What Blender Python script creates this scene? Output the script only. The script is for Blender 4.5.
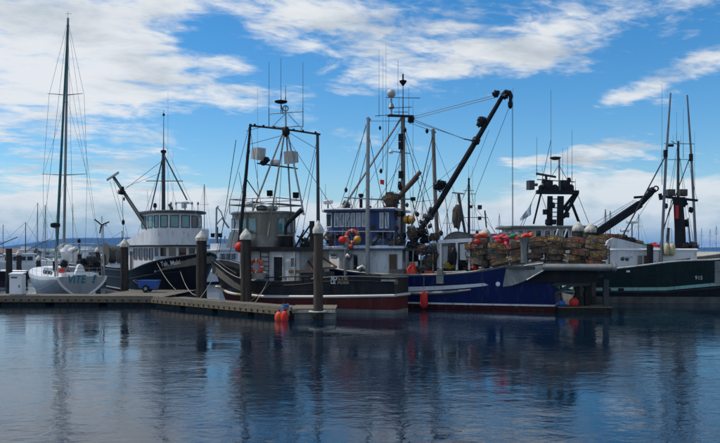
import bpy, math, random
from mathutils import Vector, Matrix, noise
random.seed(7)
R = math.radians
for o in list(bpy.data.objects): bpy.data.objects.remove(o)
scene = bpy.context.scene
COL = scene.collection

# ---------------------------------------------------------------- camera
EYE = 3.5; FPX = 772.0; HOR = 250.0
cd = bpy.data.cameras.new('camera'); cam = bpy.data.objects.new('camera', cd); COL.objects.link(cam)
cam.location = (0, 0, EYE); cam.rotation_euler = (R(90), 0, 0)
cd.sensor_width = 36.0; cd.lens = 36.0*FPX/720.0; cd.shift_y = (HOR-221.5)/720.0
cd.clip_start = 0.5; cd.clip_end = 30000
scene.camera = cam
scene.render.resolution_x = 1024; scene.render.resolution_y = 630
scene.view_settings.view_transform = 'Standard'; scene.view_settings.look = 'None'
scene.view_settings.exposure = 0.0; scene.view_settings.gamma = 1.0

# ---------------------------------------------------------------- sky and sun
SUN_EL = R(54); SUN_AZ = R(-78)          # azimuth from +Y towards +X: the sun is high on the left
world = bpy.data.worlds.new('World'); scene.world = world; world.use_nodes = True
WN = world.node_tree.nodes; WL = world.node_tree.links
for n in list(WN): WN.remove(n)
def wn(t, **k):
    n = WN.new(t)
    for a, b in k.items(): setattr(n, a, b)
    return n
def wset(sock, v):
    if hasattr(v, 'is_output') or isinstance(v, bpy.types.NodeSocket): WL.new(v, sock)
    else: sock.default_value = v
def wm(op, a, b=0.0, c=0.0, clamp=False):
    n = wn('ShaderNodeMath', operation=op, use_clamp=clamp)
    wset(n.inputs[0], a); wset(n.inputs[1], b); wset(n.inputs[2], c)
    return n.outputs[0]
def wsmooth(v, lo, hi):
    n = wn('ShaderNodeMapRange', interpolation_type='SMOOTHSTEP')
    wset(n.inputs[0], v); n.inputs[1].default_value = lo; n.inputs[2].default_value = hi
    return n.outputs[0]
def wmix(f, a, b):
    n = wn('ShaderNodeMix', data_type='RGBA'); wset(n.inputs[0], f); wset(n.inputs[6], a); wset(n.inputs[7], b)
    return n.outputs[2]
def wcomb(x, y, z):
    n = wn('ShaderNodeCombineXYZ'); wset(n.inputs[0], x); wset(n.inputs[1], y); wset(n.inputs[2], z); return n.outputs[0]
def wnoise(v, sc, det=6, rough=.55, dist=0.0):
    n = wn('ShaderNodeTexNoise'); n.inputs['Scale'].default_value = sc; n.inputs['Detail'].default_value = det
    n.inputs['Roughness'].default_value = rough; n.inputs['Distortion'].default_value = dist; WL.new(v, n.inputs['Vector'])
    return n.outputs['Fac']
tc = wn('ShaderNodeTexCoord'); sep = wn('ShaderNodeSeparateXYZ'); WL.new(tc.outputs['Generated'], sep.inputs[0])
dx, dy, dz = sep.outputs
az = wm('ARCTAN2', dx, dy); el = wm('ARCSINE', dz)
sky = wn('ShaderNodeTexSky', sky_type='NISHITA', sun_disc=False)
sky.sun_elevation = SUN_EL; sky.sun_rotation = SUN_AZ
sky.air_density = 1.0; sky.dust_density = 0.25; sky.ozone_density = 3.0
# high cloud sheet: noise on a plane overhead, streaks running up to the right
den = wm('ADD', wm('ABSOLUTE', dz), 0.13)
px_ = wm('DIVIDE', dx, den); py_ = wm('DIVIDE', dy, den)
ca, sa = math.cos(R(24)), math.sin(R(24))
qx = wm('ADD', wm('MULTIPLY', px_, ca), wm('MULTIPLY', py_, sa))
qy = wm('SUBTRACT', wm('MULTIPLY', py_, ca), wm('MULTIPLY', px_, sa))
v1 = wcomb(wm('MULTIPLY', qx, 0.62), wm('MULTIPLY', qy, 0.85), 3.7)
n1 = wnoise(v1, 1.5, 9, .60, .30)
n1b = wnoise(v1, 5.5, 6, .62, .5)
n1c = wnoise(v1, 13, 5, .6, .6)
n1 = wm('ADD', n1, wm('MULTIPLY', wm('SUBTRACT', n1b, 0.5), .62)); n1 = wm('ADD', n1, wm('MULTIPLY', wm('SUBTRACT', n1c, 0.5), .36))
def blob(pxc, pyc, rx, ry, amp, rot=0):
    a0 = math.atan((pxc-360)/FPX); e0 = math.atan((HOR-pyc)/FPX*math.cos(a0))
    da = wm('SUBTRACT', az, a0); de = wm('SUBTRACT', el, e0)
    c, s = math.cos(R(rot)), math.sin(R(rot))
    u = wm('DIVIDE', wm('ADD', wm('MULTIPLY', da, c), wm('MULTIPLY', de, s)), rx/FPX)
    v = wm('DIVIDE', wm('SUBTRACT', wm('MULTIPLY', de, c), wm('MULTIPLY', da, s)), ry/FPX)
    g = wm('POWER', 2.718, wm('MULTIPLY', wm('ADD', wm('MULTIPLY', u, u), wm('MULTIPLY', v, v)), -1.0))
    return wm('MULTIPLY', g, amp)
def total(bl):
    t = bl[0]
    for b in bl[1:]: t = wm('ADD', t, b)
    return t
CLOUD_BLOBS = [(60, 70, 175, 120, .22, 0), (120, 165, 120, 36, .12, 0), (360, 12, 150, 44, .20, 0), (600, 15, 190, 38, .15, 8),
               (645, 90, 90, 10, .30, 14), (605, 145, 75, 14, .26, 8), (690, 60, 60, 9, .14, 16), (560, 158, 60, 6, .20, 4), (575, 30, 80, 22, .10, 8), (490, 95, 30, 8, .16, 0), (270, 92, 60, 10, .14, 0), (520, 185, 60, 8, .1, 0), (330, 98, 120, 12, .17, 6), (470, 62, 120, 14, .16, 10),
               (400, 140, 170, 40, -.34, 0), (300, 72, 60, 12, -.16, 0), (110, 142, 60, 7, -.22, 0), (235, 150, 60, 30, -.12, 0), (215, 25, 40, 26, -.12, 30), (500, -170, 300, 120, -.20, 0), (90, -130, 170, 120, .12, 0), (545, 60, 60, 8, .12, 10), (600, 118, 70, 5, .12, 10), (500, 160, 50, 5, .14, 0), (345, 75, 50, 8, .10, 12), (300, 125, 60, 6, .14, 8), (450, 118, 14, 7, .2, 0), (160, 120, 60, 10, -.10, 0),
               (520, 110, 70, 20, -.20, 10), (700, 130, 60, 20, -.10, 0)]
msk = total([blob(*b) for b in CLOUD_BLOBS])
# the broken cloud goes on overhead and all round, thickened out of view to whiten the light
msk = wm('ADD', msk, wm('MULTIPLY', wm('MAXIMUM', wsmooth(el, .75, 1.05), wsmooth(dy, .45, .0)), .13))
c1 = wsmooth(wm('ADD', n1, msk), .53, .79)
# low cumulus bank over the horizon
v2 = wcomb(wm('MULTIPLY', az, 1.0), wm('MULTIPLY', el, 2.3), 9.1)
n2 = wnoise(v2, 7.5, 9, .58, .25)
low = wsmooth(el, .105, .03)
lb = total([blob(*b) for b in [(640, 200, 110, 32, .20, 0), (120, 215, 200, 22, .12, 0), (330, 235, 160, 26, .10, 0), (560, 215, 60, 26, .05, 0), (250, 195, 60, 20, .05, 0)]])
c2 = wsmooth(wm('ADD', wm('ADD', wm('MULTIPLY', low, .27), n2), lb), .60, .76)
shade1 = wsmooth(wm('ADD', wnoise(v1, 2.6, 7, .6, .2), wm('MULTIPLY', msk, .40)), .50, .84)
col1 = wmix(shade1, (6.7, 6.8, 6.8, 1), (3.0, 3.5, 3.9, 1))
shade2 = wsmooth(wm('ADD', wnoise(v2, 13, 7, .6, .2), wm('MULTIPLY', wsmooth(el, .10, .0), .16)), .44, .80)
col2 = wmix(shade2, (6.3, 6.6, 6.7, 1), (3.3, 4.45, 5.0, 1))
skyb = wn('ShaderNodeHueSaturation'); skyb.inputs['Saturation'].default_value = 1.30; skyb.inputs['Value'].default_value = 1.0
skt = wn('ShaderNodeMix', data_type='RGBA', blend_type='MULTIPLY'); skt.inputs[0].default_value = 1; skt.inputs[7].default_value = (.86, .95, 1.0, 1); WL.new(sky.outputs[0], skt.inputs[6]); WL.new(skt.outputs[2], skyb.inputs['Color'])
skyh = wmix(wm('MULTIPLY', wsmooth(el, .11, .0), .93), skyb.outputs[0], (3.1, 4.8, 5.9, 1))
s1 = wmix(wm('MULTIPLY', c1, .92), skyh, col1)
s2 = wmix(wm('MULTIPLY', c2, .90), s1, col2)
bg = wn('ShaderNodeBackground'); bg.inputs['Strength'].default_value = 0.13
WL.new(s2, bg.inputs['Color'])
wo = wn('ShaderNodeOutputWorld'); WL.new(bg.outputs[0], wo.inputs['Surface'])

sd = bpy.data.lights.new('sun', 'SUN'); so = bpy.data.objects.new('sun', sd); COL.objects.link(so)
sd.energy = 3.2; sd.angle = R(0.5); sd.color = (1, .95, .87)
sdir = Vector((math.sin(SUN_AZ)*math.cos(SUN_EL), math.cos(SUN_AZ)*math.cos(SUN_EL), math.sin(SUN_EL)))
so.rotation_euler = sdir.to_track_quat('Z', 'Y').to_euler()

# ---------------------------------------------------------------- materials
def mat(name, col, rough=.6, metal=0.0, col2=None, nsc=3.0, stretch=(1, 1, 1), lo=.45, hi=.7, bump=0.0, bsc=20.0, spec=.5, col3=None, n3=12.0, coat=0):
    m = bpy.data.materials.new(name); m.use_nodes = True
    N = m.node_tree.nodes; L = m.node_tree.links; b = N['Principled BSDF']
    b.inputs['Base Color'].default_value = (*col, 1); b.inputs['Roughness'].default_value = rough
    b.inputs['Metallic'].default_value = metal; b.inputs['Specular IOR Level'].default_value = spec
    b.inputs['Coat Weight'].default_value = coat
    tcn = N.new('ShaderNodeTexCoord')
    if col2 is not None:
        mp = N.new('ShaderNodeMapping'); mp.inputs['Scale'].default_value = stretch; L.new(tcn.outputs['Object'], mp.inputs[0])
        src = (*col, 1)
        def layer(src, c2, sc, lo, hi):
            nz = N.new('ShaderNodeTexNoise'); nz.inputs['Scale'].default_value = sc; nz.inputs['Detail'].default_value = 6
            nz.inputs['Roughness'].default_value = .65; L.new(mp.outputs[0], nz.inputs['Vector'])
            mr = N.new('ShaderNodeMapRange'); mr.inputs[1].default_value = lo; mr.inputs[2].default_value = hi; L.new(nz.outputs['Fac'], mr.inputs[0])
            mx = N.new('ShaderNodeMix'); mx.data_type = 'RGBA'; L.new(mr.outputs[0], mx.inputs[0])
            if isinstance(src, tuple): mx.inputs[6].default_value = src
            else: L.new(src, mx.inputs[6])
            mx.inputs[7].default_value = (*c2, 1)
            return mx.outputs[2]
        out = layer(src, col2, nsc, lo, hi)
        if col3 is not None: out = layer(out, col3, n3, .56, .72)
        L.new(out, b.inputs['Base Color'])
    if bump:
        nz = N.new('ShaderNodeTexNoise'); nz.inputs['Scale'].default_value = bsc; nz.inputs['Detail'].default_value = 4
        L.new(tcn.outputs['Object'], nz.inputs['Vector'])
        bp = N.new('ShaderNodeBump'); bp.inputs['Strength'].default_value = bump; bp.inputs['Distance'].default_value = .03
        L.new(nz.outputs['Fac'], bp.inputs['Height']); L.new(bp.outputs[0], b.inputs['Normal'])
    return m
V = (1, 1, .18)     # streaks that run down
M = dict(
 white=mat('white_paint', (.68, .69, .70), .45, 0, (.42, .40, .36), 2.2, V, .5, .8, .1, col3=(.30, .20, .12), n3=5),
 clean=mat('clean_white_gelcoat', (.74, .75, .76), .3, 0, (.58, .59, .58), 1.5, (1, 1, 1), .5, .8),
 offwhite=mat('stained_white_paint', (.52, .52, .52), .5, 0, (.26, .23, .19), 2.6, V, .42, .72, .1, col3=(.16, .09, .05), n3=6),
 black=mat('black_hull_paint', (.006, .006, .008), .42, 0, (.015, .013, .012), 1.6, V, .5, .8, .5, 1.3, col3=(.035, .020, .014), n3=6, spec=.14),
 cblack=mat('dull_dark_hull_paint', (.017, .018, .022), .45, 0, (.040, .037, .034), 1.4, V, .45, .75, .5, 1.3, col3=(.07, .035, .02), n3=5, spec=.14),
 red=mat('red_bottom_paint', (.11, .018, .014), .6, 0, (.05, .02, .016), 1.8, V, .45, .7, .1, col3=(.13, .10, .08), n3=4, spec=.14),
 rust=mat('rusty_iron', (.12, .05, .025), .85, 0, (.04, .022, .016), 5, (1, 1, 1), .4, .65, .3, spec=.14),
 blue=mat('blue_hull_paint', (.003, .011, .078), .3, 0, (.006, .012, .045), 1.5, V, .45, .75, .5, 1.3, col3=(.05, .05, .09), n3=5, spec=.14),
 hblue=mat('blue_wheelhouse_paint', (.010, .042, .17), .4, 0, (.012, .04, .14), 2.0, V, .45, .75, .04),
 green=mat('dark_green_hull_paint', (.004, .015, .014), .35, 0, (.010, .026, .025), 1.6, V, .45, .75, .5, 1.3, col3=(.05, .025, .016), n3=7, spec=.14),
 mint=mat('mint_stripe_paint', (.24, .44, .39), .5, 0, (.10, .26, .23), 2.5, V, .5, .75),
 antif=mat('grey_bottom_paint', (.20, .195, .175), .7, 0, (.10, .095, .08), 1.5, V, .4, .7, .15, spec=.14),
 alu=mat('bare_aluminium', (.26, .26, .25), .45, .5, (.15, .15, .14), 2.5, (1, 1, .4), .4, .7, .08),
 steel=mat('brushed_stainless', (.18, .165, .14), .40, .5, (.09, .078, .06), 2.2, V, .4, .7, .05),
 galv=mat('galvanised_steel', (.30, .31, .31), .5, .6, (.18, .18, .18), 8, (1, 1, 1), .4, .7, .1),
 dark=mat('black_painted_steel', (.014, .014, .016), .5, .2, (.04, .03, .025), 4, V, .5, .75, .1, spec=.14),
 dgrey=mat('dark_grey_steel', (.06, .065, .07), .5, .3, (.10, .08, .06), 4, V, .5, .75, .1, spec=.14),
 wire=mat('steel_wire_rope', (.045, .045, .05), .5, .5),
 greywood=mat('weathered_spar_wood', (.20, .18, .155), .75, 0, (.10, .085, .07), 5, (1, 1, .12), .4, .7, .2),
 brown=mat('brown_varnished_wood', (.13, .06, .03), .6, 0, (.06, .035, .022), 5, (1, 1, .3), .4, .7, .2),
 plank=mat('dock_planks', (.185, .165, .13), .85, 0, (.13, .115, .09), 3.5, (1, 1, 1), .4, .7, .25, col3=(.07, .062, .05), n3=9, spec=.14),
 fascia=mat('dock_edge_timber', (.20, .155, .10), .85, 0, (.14, .11, .075), 3, (1, 1, 1), .4, .65, .25, col3=(.045, .038, .03), n3=7, spec=.14),
 under=mat('wet_dark_timber', (.022, .018, .014), .7, 0, (.045, .05, .03), 5, (1, 1, 1), .5, .7, .3, spec=.14),
 pile=mat('creosoted_piling', (.035, .028, .023), .8, 0, (.075, .06, .045), 4, (1, 1, .10), .45, .7, .5, 14, col3=(.09, .085, .075), n3=9, spec=.14),
 pilebrown=mat('bleached_piling', (.085, .062, .045), .8, 0, (.04, .03, .024), 4, (1, 1, .10), .45, .7, .5, 14, col3=(.13, .11, .09), n3=9, spec=.14),
 cap=mat('white_piling_cap', (.60, .58, .52), .6, 0, (.30, .27, .20), 5, (1, 1, .3), .42, .66, .2, col3=(.20, .16, .10), n3=9),
 conc=mat('float_concrete', (.24, .235, .225), .85, 0, (.12, .12, .11), 3, (1, 1, .5), .4, .7, .2),
 glass=mat('dark_window_glass', (.010, .014, .018), .06, 0, spec=.8),
 teal=mat('teal_tinted_glass', (.04, .22, .24), .08, 0, (.02, .12, .15), 2.0, spec=.9),
 paleglass=mat('pale_curtained_glass', (.25, .32, .36), .10, 0, (.12, .17, .20), 3.0, spec=.8),
 orange=mat('orange_plastic', (.68, .085, .02), .6, 0, (.42, .06, .02), 5, (1, 1, 1), .42, .68, .1, spec=.3, col3=(.18, .09, .05), n3=9),
 redp=mat('red_buoy_plastic', (.66, .030, .018), .6, 0, (.40, .03, .02), 5, (1, 1, 1), .42, .68, .1, spec=.3, col3=(.16, .06, .04), n3=9),
 pink=mat('pink_float_plastic', (.75, .05, .10), .5),
 yel=mat('ochre_yellow_plastic', (.55, .26, .02), .5, 0, (.35, .16, .02), 4),
 cream=mat('cream_fender_vinyl', (.50, .44, .24), .5, 0, (.34, .30, .18), 5),
 bluep=mat('bright_blue_plastic', (.010, .085, .36), .45, 0, (.012, .08, .32), 4),
 rope=mat('pale_rope', (.28, .26, .21), .9),
 drope=mat('dark_rope', (.06, .065, .06), .9),
 yrope=mat('yellow_rope', (.50, .33, .03), .9), grope=mat('green_rope', (.03, .20, .08), .9), brope=mat('blue_rope', (.03, .14, .35), .9), orope=mat('orange_rope', (.55, .13, .02), .9),
 net=mat('brown_netting', (.10, .075, .055), .95, 0, (.05, .04, .03), 8, bump=.8, bsc=30, spec=.14),
 gnet=mat('grey_green_netting', (.11, .11, .09), .95, 0, (.05, .055, .045), 8, bump=.8, bsc=30, spec=.14),
 mesh=mat('pot_mesh_wire', (.24, .21, .15), .85, 0, (.22, .12, .06), 5),
 tarp=mat('grey_canvas', (.26, .26, .25), .85, 0, (.16, .16, .15), 3, bump=.2),
 bcanvas=mat('blue_canvas', (.02, .09, .30), .8), sailcover=mat('teal_sail_cover', (.01, .10, .10), .7),
 vinyl=mat('teal_lettering', (.012, .19, .27), .5), wletter=mat('white_lettering', (.72, .72, .72), .5), tanletter=mat('tan_lettering', (.34, .24, .15), .6),
 browngl=mat('brown_curtained_glass', (.055, .03, .022), .12, 0, (.02, .014, .012), 3.0, spec=.8),
 flange=mat('dull_drum_metal', (.11, .11, .10), .5, .4, (.06, .06, .055), 3),
 redcloth=mat('red_cloth', (.55, .02, .02), .8),
 beige=mat('beige_siding', (.42, .38, .29), .8, 0, (.33, .30, .23), .4), roofg=mat('grey_green_roof', (.13, .17, .15), .8), roofr=mat('brown_roof', (.16, .10, .075), .8),
 forest=mat('forested_slope', (.014, .026, .024), .95, 0, (.024, .034, .026), .004, (1, 1, 1), .4, .65),
 flagb=mat('blue_flag_cloth', (.03, .12, .40), .8), brass=mat('lamp_lens', (.55, .55, .5), .2),
)

# ---------------------------------------------------------------- mesh builder
OFF = {}
class MB:
    def __init__(s): s.v = []; s.f = []; s.mi = []; s.cur = 0
    def mat(s, i): s.cur = i; return s
    def add(s, vs, fs):
        b = len(s.v); s.v += [Vector(p) for p in vs]
        for f in fs: s.f.append([b+i for i in f]); s.mi.append(s.cur)
        return s
    def box(s, c, sz, X=(1, 0, 0), Y=None, Z=(0, 0, 1)):
        c = Vector(c); X = Vector(X).normalized(); Z = Vector(Z).normalized()
        Y = Z.cross(X).normalized() if Y is None else Vector(Y)
        a, b, d = sz[0]/2, sz[1]/2, sz[2]/2
        vs = [c + X*(a*i) + Y*(b*j) + Z*(d*k) for k in (-1, 1) for j in (-1, 1) for i in (-1, 1)]
        return s.add(vs, [(0, 2, 3, 1), (4, 5, 7, 6), (0, 1, 5, 4), (2, 6, 7, 3), (0, 4, 6, 2), (1, 3, 7, 5)])
    def beam(s, p0, p1, w, h, up=(0, 0, 1)):
        p0 = Vector(p0); p1 = Vector(p1); X = (p1-p0); l = X.length; X.normalize()
        Y = Vector(up).cross(X); Y = Y.normalized() if Y.length > 1e-5 else Vector((1, 0, 0)); Z = X.cross(Y)
        return s.box((p0+p1)/2, (l, w, h), X, Y, Z)
    def tube(s, pts, r, n=8, closed=False):
        pts = [Vector(p) for p in pts]; k = len(pts); rs = r if isinstance(r, (list, tuple)) else [r]*k
        prev = None; vs = []
        for i, p in enumerate(pts):
            if closed: t = pts[(i+1) % k]-pts[i-1]
            else: t = pts[min(i+1, k-1)]-pts[max(i-1, 0)]
            t.normalize()
            if prev is None: a = t.orthogonal().normalized()
            else:
                a = prev - t*prev.dot(t); a = a.normalized() if a.length > 1e-6 else t.orthogonal().normalized()
            prev = a; b = t.cross(a)
            for j in range(n):
                q = 2*math.pi*j/n; vs.append(p + (a*math.cos(q)+b*math.sin(q))*rs[i])
        fs = []
        for i in range(k if closed else k-1):
            for j in range(n):
                a0 = i*n+j; a1 = i*n+(j+1) % n; b0 = ((i+1) % k)*n+j; b1 = ((i+1) % k)*n+(j+1) % n
                fs.append((a0, a1, b1, b0))
        if not closed: fs += [tuple(range(n-1, -1, -1)), tuple((k-1)*n+j for j in range(n))]
        return s.add(vs, fs)
    def lathe(s, prof, c=(0, 0, 0), Z=(0, 0, 1), n=16, sx=1, sy=1):
        c = Vector(c); Z = Vector(Z).normalized(); X = Z.orthogonal().normalized() if abs(Z.z) < .99 else Vector((1, 0, 0)); Y = Z.cross(X)
        vs = []
        for r, z in prof:
            for j in range(n):
                q = 2*math.pi*j/n; vs.append(c + X*(r*sx*math.cos(q)) + Y*(r*sy*math.sin(q)) + Z*z)
        fs = []
        for i in range(len(prof)-1):
            for j in range(n): fs.append((i*n+j, i*n+(j+1) % n, (i+1)*n+(j+1) % n, (i+1)*n+j))
        fs += [tuple(range(n-1, -1, -1)), tuple((len(prof)-1)*n+j for j in range(n))]
        return s.add(vs, fs)
    def prism(s, poly, vec):
        poly = [Vector(p) for p in poly]; vec = Vector(vec); n = len(poly)
        return s.add(poly+[p+vec for p in poly], [tuple(range(n-1, -1, -1)), tuple(range(n, 2*n))] + [(i, (i+1) % n, n+(i+1) % n, n+i) for i in range(n)])
    def ring(s, c, R_, r, Z=(0, 0, 1), n=20, m=6):
        c = Vector(c); Z = Vector(Z).normalized(); X = Z.orthogonal().normalized(); Y = Z.cross(X)
        return s.tube([c + X*(R_*math.cos(2*math.pi*i/n)) + Y*(R_*math.sin(2*math.pi*i/n)) for i in range(n)], r, m, True)
    def lump(s, c, rad, amp=.25, fr=2.0, seed=0, n=14, m=9):
        if amp >= .3 and max(rad) > .27: return s.tangle(c, rad, seed)
        c = Vector(c); vs = []; fs = []
        for i in range(m+1):
            th = math.pi*i/m
            for j in range(n):
                ph = 2*math.pi*j/n; d = Vector((math.sin(th)*math.cos(ph), math.sin(th)*math.sin(ph), math.cos(th)))
                k = 1+amp*noise.noise(d*fr+Vector((seed*3.1, seed, 0)))*1.6
                vs.append(c+Vector((d.x*rad[0], d.y*rad[1], d.z*rad[2]))*k)
        for i in range(m):
            for j in range(n): fs.append((i*n+j, (i+1)*n+j, (i+1)*n+(j+1) % n, i*n+(j+1) % n))
        return s.add(vs, fs)
    def tangle(s, c, rad, seed=0):
        """a heap of line, web or hose: a crumpled core wrapped in loose strands"""
        c = Vector(c); q = random.Random(int(seed*17)+3); n, m = 18, 12; vs = []
        for i in range(m+1):
            th = math.pi*i/m
            for j in range(n):
                ph = 2*math.pi*j/n; d = Vector((math.sin(th)*math.cos(ph), math.sin(th)*math.sin(ph), math.cos(th)))
                k = .80+.28*noise.noise(d*1.6+Vector((seed*3.1, seed, 0)))+.22*noise.noise(d*5+Vector((seed, 0, 9)))
                vs.append(c+Vector((d.x*rad[0], d.y*rad[1], d.z*rad[2]))*k)
        s.add(vs, [(i*n+j, (i+1)*n+j, (i+1)*n+(j+1) % n, i*n+(j+1) % n) for i in range(m) for j in range(n)])
        vol = max(rad)
        for t in range(int(10+26*vol)):
            a = q.uniform(0, 6.28); b = math.acos(q.uniform(-.9, .9)); da, db = q.uniform(-.8, .8), q.uniform(-.5, .5); pts = []
            for i in range(9):
                a += da*.5+q.uniform(-.2, .2); b = min(max(b+db*.35+q.uniform(-.15, .15), .1), 3.0); k = q.uniform(.82, 1.12)
                pts.append(c+Vector((math.sin(b)*math.cos(a)*rad[0], math.sin(b)*math.sin(a)*rad[1], math.cos(b)*rad[2]))*k)
            s.tube(pts, q.choice((.012, .016, .022, .03)), 4)
        return s
    def build(s, name, mats, parent=None, loc=None, smooth=35):
        off = OFF[parent.name] if parent is not None else Vector(loc if loc is not None else (0, 0, 0))
        me = bpy.data.meshes.new(name); me.from_pydata([p-off for p in s.v], [], s.f)
        mats = mats if isinstance(mats, (list, tuple)) else [mats]
        for m in mats: me.materials.append(M[m])
        if max(s.mi, default=0): me.polygons.foreach_set('material_index', s.mi)
        me.polygons.foreach_set('use_smooth', [True]*len(s.f)); me.update()
        me.set_sharp_from_angle(angle=R(smooth))
        o = bpy.data.objects.new(name, me); COL.objects.link(o)
        if parent is not None: o.parent = parent
        else: o.location = off
        OFF[o.name] = off
        return o
def thing(name, loc, label, cat, group=None):
    o = bpy.data.objects.new(name, None); COL.objects.link(o); o.location = loc; o.empty_display_size = .3
    OFF[o.name] = Vector(loc); tag(o, label, cat, group); return o
def tag(o, label, cat, group=None, kind=None):
    o['label'] = label; o['category'] = cat
    if len(label.split()) > 16: print('LONG', len(label.split()), label)
    if group: o['group'] = group
    if kind: o['kind'] = kind
    return o
def struct(o): o['kind'] = 'structure'; return o
def at(px, py, Y): return Vector(((px-360)/FPX*Y, Y, EYE+(HOR-py)/FPX*Y))
def zat(py, Y): return EYE+(HOR-py)/FPX*Y
def lerp(a, b, k): return a+(b-a)*k
def interp(tab, x):
    if x <= tab[0][0]: return tab[0][1]
    for (a, va), (b, vb) in zip(tab, tab[1:]):
        if x <= b:
            k = (x-a)/(b-a); return va+(vb-va)*k
    return tab[-1][1]
def copy_tree(root, loc, rz=0.0, scale=None):
    r = root.copy(); COL.objects.link(r); r.location = loc; r.rotation_euler = (0, 0, rz)
    if scale: r.scale = scale
    OFF[r.name] = Vector(loc)
    for ch in root.children:
        c = ch.copy(); COL.objects.link(c); c.parent = r
        for g in ch.children:
            d = g.copy(); COL.objects.link(d); d.parent = c
    return r

# ---------------------------------------------------------------- boat frame and hull
class Frame:
    """t runs from the stern to the bow, s is the side towards the viewer's side, z up"""
    def __init__(s, stern, head):
        s.o = Vector((stern[0], stern[1], 0)); h = Vector((head[0], head[1], 0)).normalized(); s.h = h
        n = Vector((h.y, -h.x, 0)); s.n = n if n.y < 0 else -n
    def p(s, t, w, z): return s.o + s.h*t + s.n*w + Vector((0, 0, z))
    def inv(s, px, w=0.0):
        k = (px-360)/FPX; a = s.o + s.n*w
        return (k*a.y - a.x)/(s.h.x - k*s.h.y)
    def P(s, px, py, w=0.0):
        t = s.inv(px, w); q = s.o+s.h*t+s.n*w; return Vector((q.x, q.y, zat(py, q.y)))
    def tz(s, px, py, w=0.0):
        t = s.inv(px, w); q = s.o+s.h*t+s.n*w; return t, zat(py, q.y)
    def z(s, py, t, w=0.0): return zat(py, (s.o+s.h*t+s.n*w).y)
class Hull:
    def __init__(s, F, L, B, sternw=.8, um=.45, rake=1.2, pb=2.3, pw=1.5, wlf=.9, sheer=None, sheer_px=None):
        s.F, s.L, s.B, s.sw, s.um, s.rake, s.pb, s.pw, s.wlf = F, L, B, sternw, um, rake, pb, pw, wlf
        if sheer_px:
            tab = []
            for px, py in sheer_px:
                t = F.inv(px, B/2)
                for _ in range(12): t = .5*t+.5*F.inv(px, s.hb(min(max(t/L, 0), 1)))
                tab.append((t, F.z(py, t, s.hb(min(max(t/L, 0), 1)))))
            tab.sort(); s.tab = (sheer or []) + tab; s.tab.sort()
        else: s.tab = sorted(sheer)
    def hb(s, u):
        if u < s.um: k = u/s.um; k = math.sin(k*math.pi/2); return s.B/2*lerp(s.sw, 1, k)
        k = min((u-s.um)/(1-s.um), 1); return s.B/2*max(1-k**s.pb, 0)**.75
    def wb(s, u):
        if u < s.um: k = u/s.um; k = math.sin(k*math.pi/2); return s.B/2*s.wlf*lerp(s.sw, 1, k)
        k = min((u-s.um)/(1-s.um), 1); return s.B/2*s.wlf*max(1-k**s.pw, 0)
    def zs(s, t):
        e = .8; return (interp(s.tab, t-e)+2*interp(s.tab, t)+interp(s.tab, t+e))/4
    def sk(s, u, k):
        if k >= 0: return lerp(s.wb(u), s.hb(u), k**1.15)
        return s.wb(u)*max(1+k*.8, .05)
    def pt(s, u, z, side=1, out=0.0):
        zz = s.zs(u*s.L); k = z/zz; t = u*(s.L - s.rake*(1-max(k, -.3)))
        return s.F.p(t, side*(s.sk(u, k)+out), z)
    def at(s, t, z, side=1, out=0.0):
        zz = s.zs(t); k = z/zz; u = min(max(t/(s.L-s.rake*(1-max(k, -.3))), 0), 1)
        return s.F.p(t, side*(s.sk(u, k)+out), z)
    def tz_px(s, px, py, out=0.0):
        w = s.B/2
        for _ in range(14):
            t, z = s.F.tz(px, py, w); zz = s.zs(t); k = z/zz
            u = min(max(t/(s.L-s.rake*(1-max(k, -.3))), 0), 1); w = .5*w+.5*s.sk(u, k)
        return t, z
    def build(s, root, rows, mats, deckm='plank', railm='offwhite', n=28, deck_drop=.75, railr=.07, name='hull'):
        # rows: list of (z or fraction 'f', material index above this row)
        us = [1-(1-i/n)**1.25 for i in range(n+1)]
        def zr(r, u): return r(u) if callable(r) else r
        mb = MB()
        for side in (1, -1):
            for (r0, m0), (r1, _) in zip(rows, rows[1:]):
                mb.mat(m0); vs = []
                for u in us: vs += [s.pt(u, zr(r0, u), side), s.pt(u, zr(r1, u), side)]
                fs = [((2*i, 2*i+2, 2*i+3, 2*i+1) if (side > 0) else (2*i, 2*i+1, 2*i+3, 2*i+2)) for i in range(n)]
                mb.add(vs, fs)
        for (r0, m0), (r1, _) in zip(rows, rows[1:]):     # transom
            mb.mat(m0); mb.add([s.pt(0, zr(r0, 0), 1), s.pt(0, zr(r0, 0), -1), s.pt(0, zr(r1, 0), -1), s.pt(0, zr(r1, 0), 1)], [(0, 1, 2, 3)])
        h = mb.build(name, mats, root)
        dk = MB(); vs = []; ins = .09
        for u in us:
            zt = s.zs(u*s.L); w = max(s.hb(u)-ins, 0.0); t = min(u*s.L, s.L-.12)
            zd = zt-deck_drop; wd = max(min(w, s.sk(u, zd/zt)-.06), 0)
            vs += [s.F.p(t, w, zt-.01), s.F.p(t, wd, zd), s.F.p(t, -wd, zd), s.F.p(t, -w, zt-.01)]
        fs = []
        for i in range(n):
            for j in range(3): fs.append((4*i+j, 4*i+4+j, 4*i+5+j, 4*i+1+j))
        fs.append((0, 1, 2, 3)); dk.add(vs, fs); dk.build('deck', deckm, root)
        for side in (1, -1):
            rl = MB(); rl.tube([s.F.p(u*s.L, side*max(s.hb(u)-ins/2, .0), s.zs(u*s.L)+.01) for u in us], railr, 6)
            rl.build('cap_rail', railm, root)
        rl = MB(); rl.tube([s.F.p(0, w, s.zs(0)+.01) for w in (s.hb(0)-.04, 0, -s.hb(0)+.04)], railr, 6); rl.build('cap_rail', railm, root)
        s.obj = h; return h
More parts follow.
